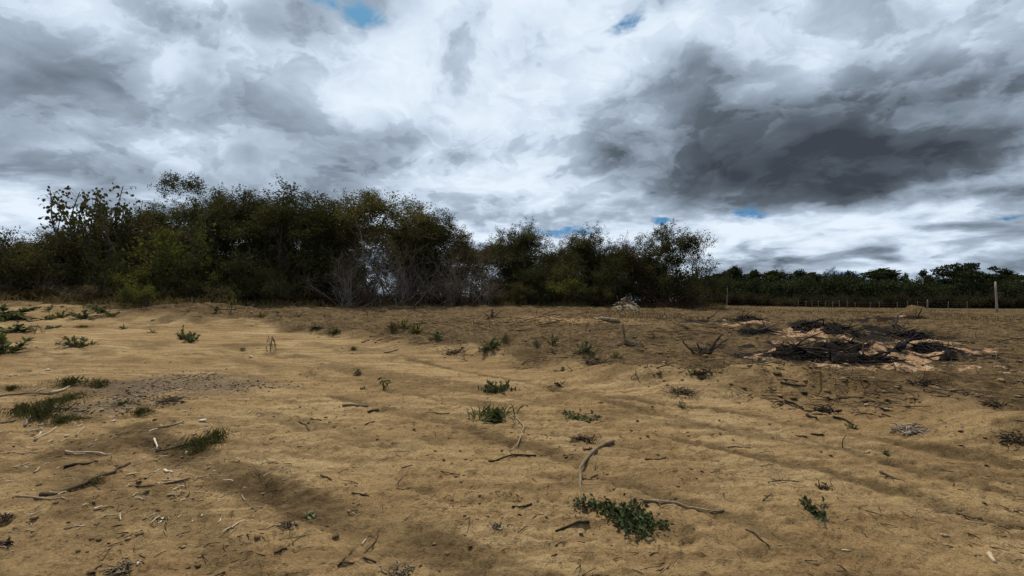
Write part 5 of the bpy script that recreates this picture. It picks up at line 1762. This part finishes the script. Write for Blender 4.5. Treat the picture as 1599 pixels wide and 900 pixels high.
burnt('highest black burnt heap at the top of the burnt ground', 1316, 520, .75, .6, .15, 14, 130, 1)
burnt('broad black burnt heap in the middle of the burnt ground', 1302, 544, .95, .45, .13, 14, 120, 2)
burnt('low black burnt heap at the front of the burnt ground', 1330, 562, 1.1, .28, .1, 10, 100, 3)
burnt('small black burnt heap at the far left of the burnt ground', 1168, 499, .75, .6, .14, 10, 90, 4)
burnt('low burnt heap below the far left one, beside pale ash', 1178, 520, .8, .45, .10, 10, 90, 5)
burnt('long black burnt heap at the right of the burnt ground', 1415, 527, 1.0, .35, .12, 14, 120, 6)
burnt('low burnt heap below the long right one', 1448, 549, .8, .35, .08, 9, 80, 7)
burnt('little black pointed heap at the right end of the burnt ground', 1482, 564, .25, .2, .2, 4, 26, 8)
burnt('scorched mound at the back of the burnt ground near the fence', 1428, 497, .8, .6, .12, 6, 60, 9)
burnt('black burnt litter left of the broad burnt heap', 1240, 556, .7, .35, .1, 8, 80, 10)
burnt('black burnt litter behind the pale ash on the left', 1262, 512, .7, .4, .1, 8, 60, 11)
stick('thick charred log lying across the pink ash', [(1404, 549), (1420, 545), (1437, 539)], .07, .035, M_CHAR, 'charred_log', rise=[0, .08, .12], cat='log', k=8)
stick('dark branch leaning up at the right of the scorched bush', [(1396, 512), (1403, 506), (1410, 500)], .06, .025, M_CHAR, 'branch', rise=[0, .15, .35], cat='branch')
plant('bare3', 'scorched_bush', 'dark scorched bush standing behind the burnt heaps', 'bush', 1370, 20.0, 488, 50, .4)

# ------------------------------------------------------------------ litter nobody could count
rl = np.random.RandomState(404)


def scatter(n, rmin, rmax, umin=-1.15, umax=1.15):
    Yv = np.exp(rl.uniform(math.log(rmin), math.log(rmax), n))
    return rl.uniform(umin, umax, n) * Yv, Yv


def twig_field(name, x, y, lmin, lmax, r, mat, stand=0.0, seg=2):
    mb = MB()
    z = Hfull(x, y)
    n = len(x)
    ln = np.exp(rl.uniform(math.log(lmin), math.log(lmax), n))
    a = rl.uniform(0, 6.28, n)
    for i in range(n):
        h = ln[i] * stand * rl.uniform(.3, 1) if stand else ln[i] * rl.choice([0, 0, 0, .1, .25])
        dx_, dy_ = math.cos(a[i]) * ln[i], math.sin(a[i]) * ln[i]
        if stand:
            dx_, dy_ = dx_ * .3, dy_ * .3
        rr = r * rl.uniform(.5, 1.5) * (ln[i] / lmax) ** .4
        P = np.array([(x[i], y[i], z[i] - (.01 if stand else -rr * .5)), (x[i] + dx_ * .5 + rl.normal(0, ln[i] * .08), y[i] + dy_ * .5 + rl.normal(0, ln[i] * .08), z[i] + h * .55 + rr), (x[i] + dx_, y[i] + dy_, z[i] + h + rr * .5)])
        mb.tube(P, [rr, rr * .9, rr * .5], 3, rl.uniform(0, 1), cap=False)
    return tag(mb.build(name, mat), kind='stuff')


x, y = scatter(17000, 6.0, 38)
s = bank_s(x, y)
keep = s + 1.2 * fbm(x / 2, y / 2, 3, 301) > .1
keep &= fbm(x / 1.1, y / 1.1, 3, 303) > -.06
twig_field('root_litter', x[keep], y[keep], .05, .42, .008, M_TWIG)
x, y = scatter(5200, 15, 40, -1.1, 1.1)
keep = (bank_s(x, y) > .4) & (fbm(x / 2.2, y / 1.8, 4, 317) > .0) & (y < np.interp(x / y * FPX + 799.5, [0, 300, 600, 900, 1130, 1200], [20, 25, 29, 34, 40, 40]) + 1)
twig_field('branch_litter', x[keep], y[keep], .15, 1.1, .016, M_TWIG)
x, y = scatter(2600, 8, 40)
keep = bank_s(x, y) > .3
twig_field('dry_stubble', x[keep], y[keep], .08, .35, .006, M_STEM, 1.0)
x, y = scatter(4600, 2.4, 13)
keep = (bank_s(x, y) < .2) & (fbm(x / .8, y / .8, 3, 305) > .03)
twig_field('twig_litter', x[keep], y[keep], .012, .12, .0036, M_TWIG)
x, y = scatter(1500, 3.0, 30)
keep = fbm(x / .9, y / .9, 3, 306) > .02
twig_field('straw_litter', x[keep], y[keep], .03, .18, .0035, M_STEM)
# pale chips of wood of the left foreground
x, y = scatter(620, 3.2, 10.5, -1.12, -.5)
keep = fbm(x / 1.0, y / 1.0, 3, 307) + .25 - .5 * np.abs(x / y + .85) > -.02
twig_field('wood_chips', x[keep], y[keep], .012, .11, .0065, M_PALEW)


def lump_field(name, x, y, rmin, rmax, mat, squash=.6, power=2.5):
    mb = MB()
    z = Hfull(x, y)
    for i in range(len(x)):
        r = rmin + (rmax - rmin) * rl.uniform(0, 1) ** power
        lump(rl, mb, (x[i], y[i], z[i] + r * .15), r, squash, rl.uniform(0, 1), 5)
    return tag(mb.build(name, mat), kind='stuff')


x, y = scatter(9500, 6.0, 30)
keep = (bank_s(x, y) + 1.2 * fbm(x / 2, y / 2, 3, 301) > -.1) & (fbm(x / .9, y / .9, 3, 309) > -.05)
lump_field('earth_clods', x[keep], y[keep], .010, .07, M_CLOD, .6, 3.5)
x, y = scatter(4200, 2.3, 12)
keep = (bank_s(x, y) < .3) & (fbm(x / .7, y / .7, 3, 311) > 0)
lump_field('earth_crumbs', x[keep], y[keep], .004, .026, M_CLOD, .6, 3.0)
gx, gy = [], []
for (cx_, cy_, a_, b_, _h) in _grav:
    k = 260
    gx.append(cx_ + rl.normal(0, a_ * .5, k))
    gy.append(cy_ + rl.normal(0, b_ * .6, k))
lump_field('gravel', np.concatenate(gx), np.concatenate(gy), .007, .028, M_GRAV, .6, 2.0)


def grass_field(name, x, y, h, mat, wdt=.012, droop=.25):
    z = Hfull(x, y) - .01
    n = len(x)
    a = rl.uniform(0, 6.28, n)
    e = rl.uniform(.7, 1.5, n)
    D = np.stack([np.cos(a) * np.cos(e), np.sin(a) * np.cos(e), np.sin(e)], 1)
    N = np.stack([-np.cos(a) * np.sin(e), -np.sin(a) * np.sin(e), np.cos(e)], 1)
    mb = MB()
    L = h * rl.uniform(.4, 1.2, n)
    mb.leaves(np.stack([x, y, z], 1), D, N, L, wdt * rl.uniform(.6, 1.4, n), np.clip(rl.normal(.4, .22, n), 0, 1), 0.0, droop)
    return tag(mb.build(name, mat), kind='stuff')


# dry growth along the foot of the thicket and over the far field
EDGE = np.array([(-60, 20.3), (60, 21), (200, 22), (350, 24.5), (500, 27), (650, 29.5), (800, 32), (950, 35), (1080, 39), (1130, 44)])
px_r = rl.uniform(-60, 1130, 16000)
Yb = np.interp(px_r, EDGE[:, 0], EDGE[:, 1]) + rl.uniform(-.4, 5.5, 16000) - 2.2 * np.clip(fbm(px_r / 55, px_r * 0, 3, 321) + .15, 0, 1) * rl.uniform(0, 1, 16000)
grass_field('dry_undergrowth', (px_r - 799.5) / FPX * Yb, Yb, .5, M_BROWN, .03)
px_r = rl.uniform(-60, 1130, 11000)
Yb = np.interp(px_r, EDGE[:, 0], EDGE[:, 1]) + rl.normal(-.2, .8, 11000)
kp = fbm(px_r / 40, Yb / 2, 3, 323) > np.interp(px_r, [0, 420, 500, 1130], [-.15, -.1, .02, .05])
px_r, Yb = px_r[kp], Yb[kp]
grass_field('dry_grass', (px_r - 799.5) / FPX * Yb, Yb, .42, M_STRAW, .016)
x, y = scatter(16000, 22, 95, .15, 1.15)
keep = fbm(x / 6, y / 6, 3, 313) > -.05
grass_field('field_grass', x[keep], y[keep], .22, M_BROWN, .03)
x, y = scatter(5000, 9, 26, -.9, 1.15)
keep = (bank_s(x, y) > .4) & (fbm(x / 1.5, y / 1.5, 3, 315) > .06)
grass_field('sparse_dry_grass', x[keep], y[keep], .14, M_STRAW, .008)
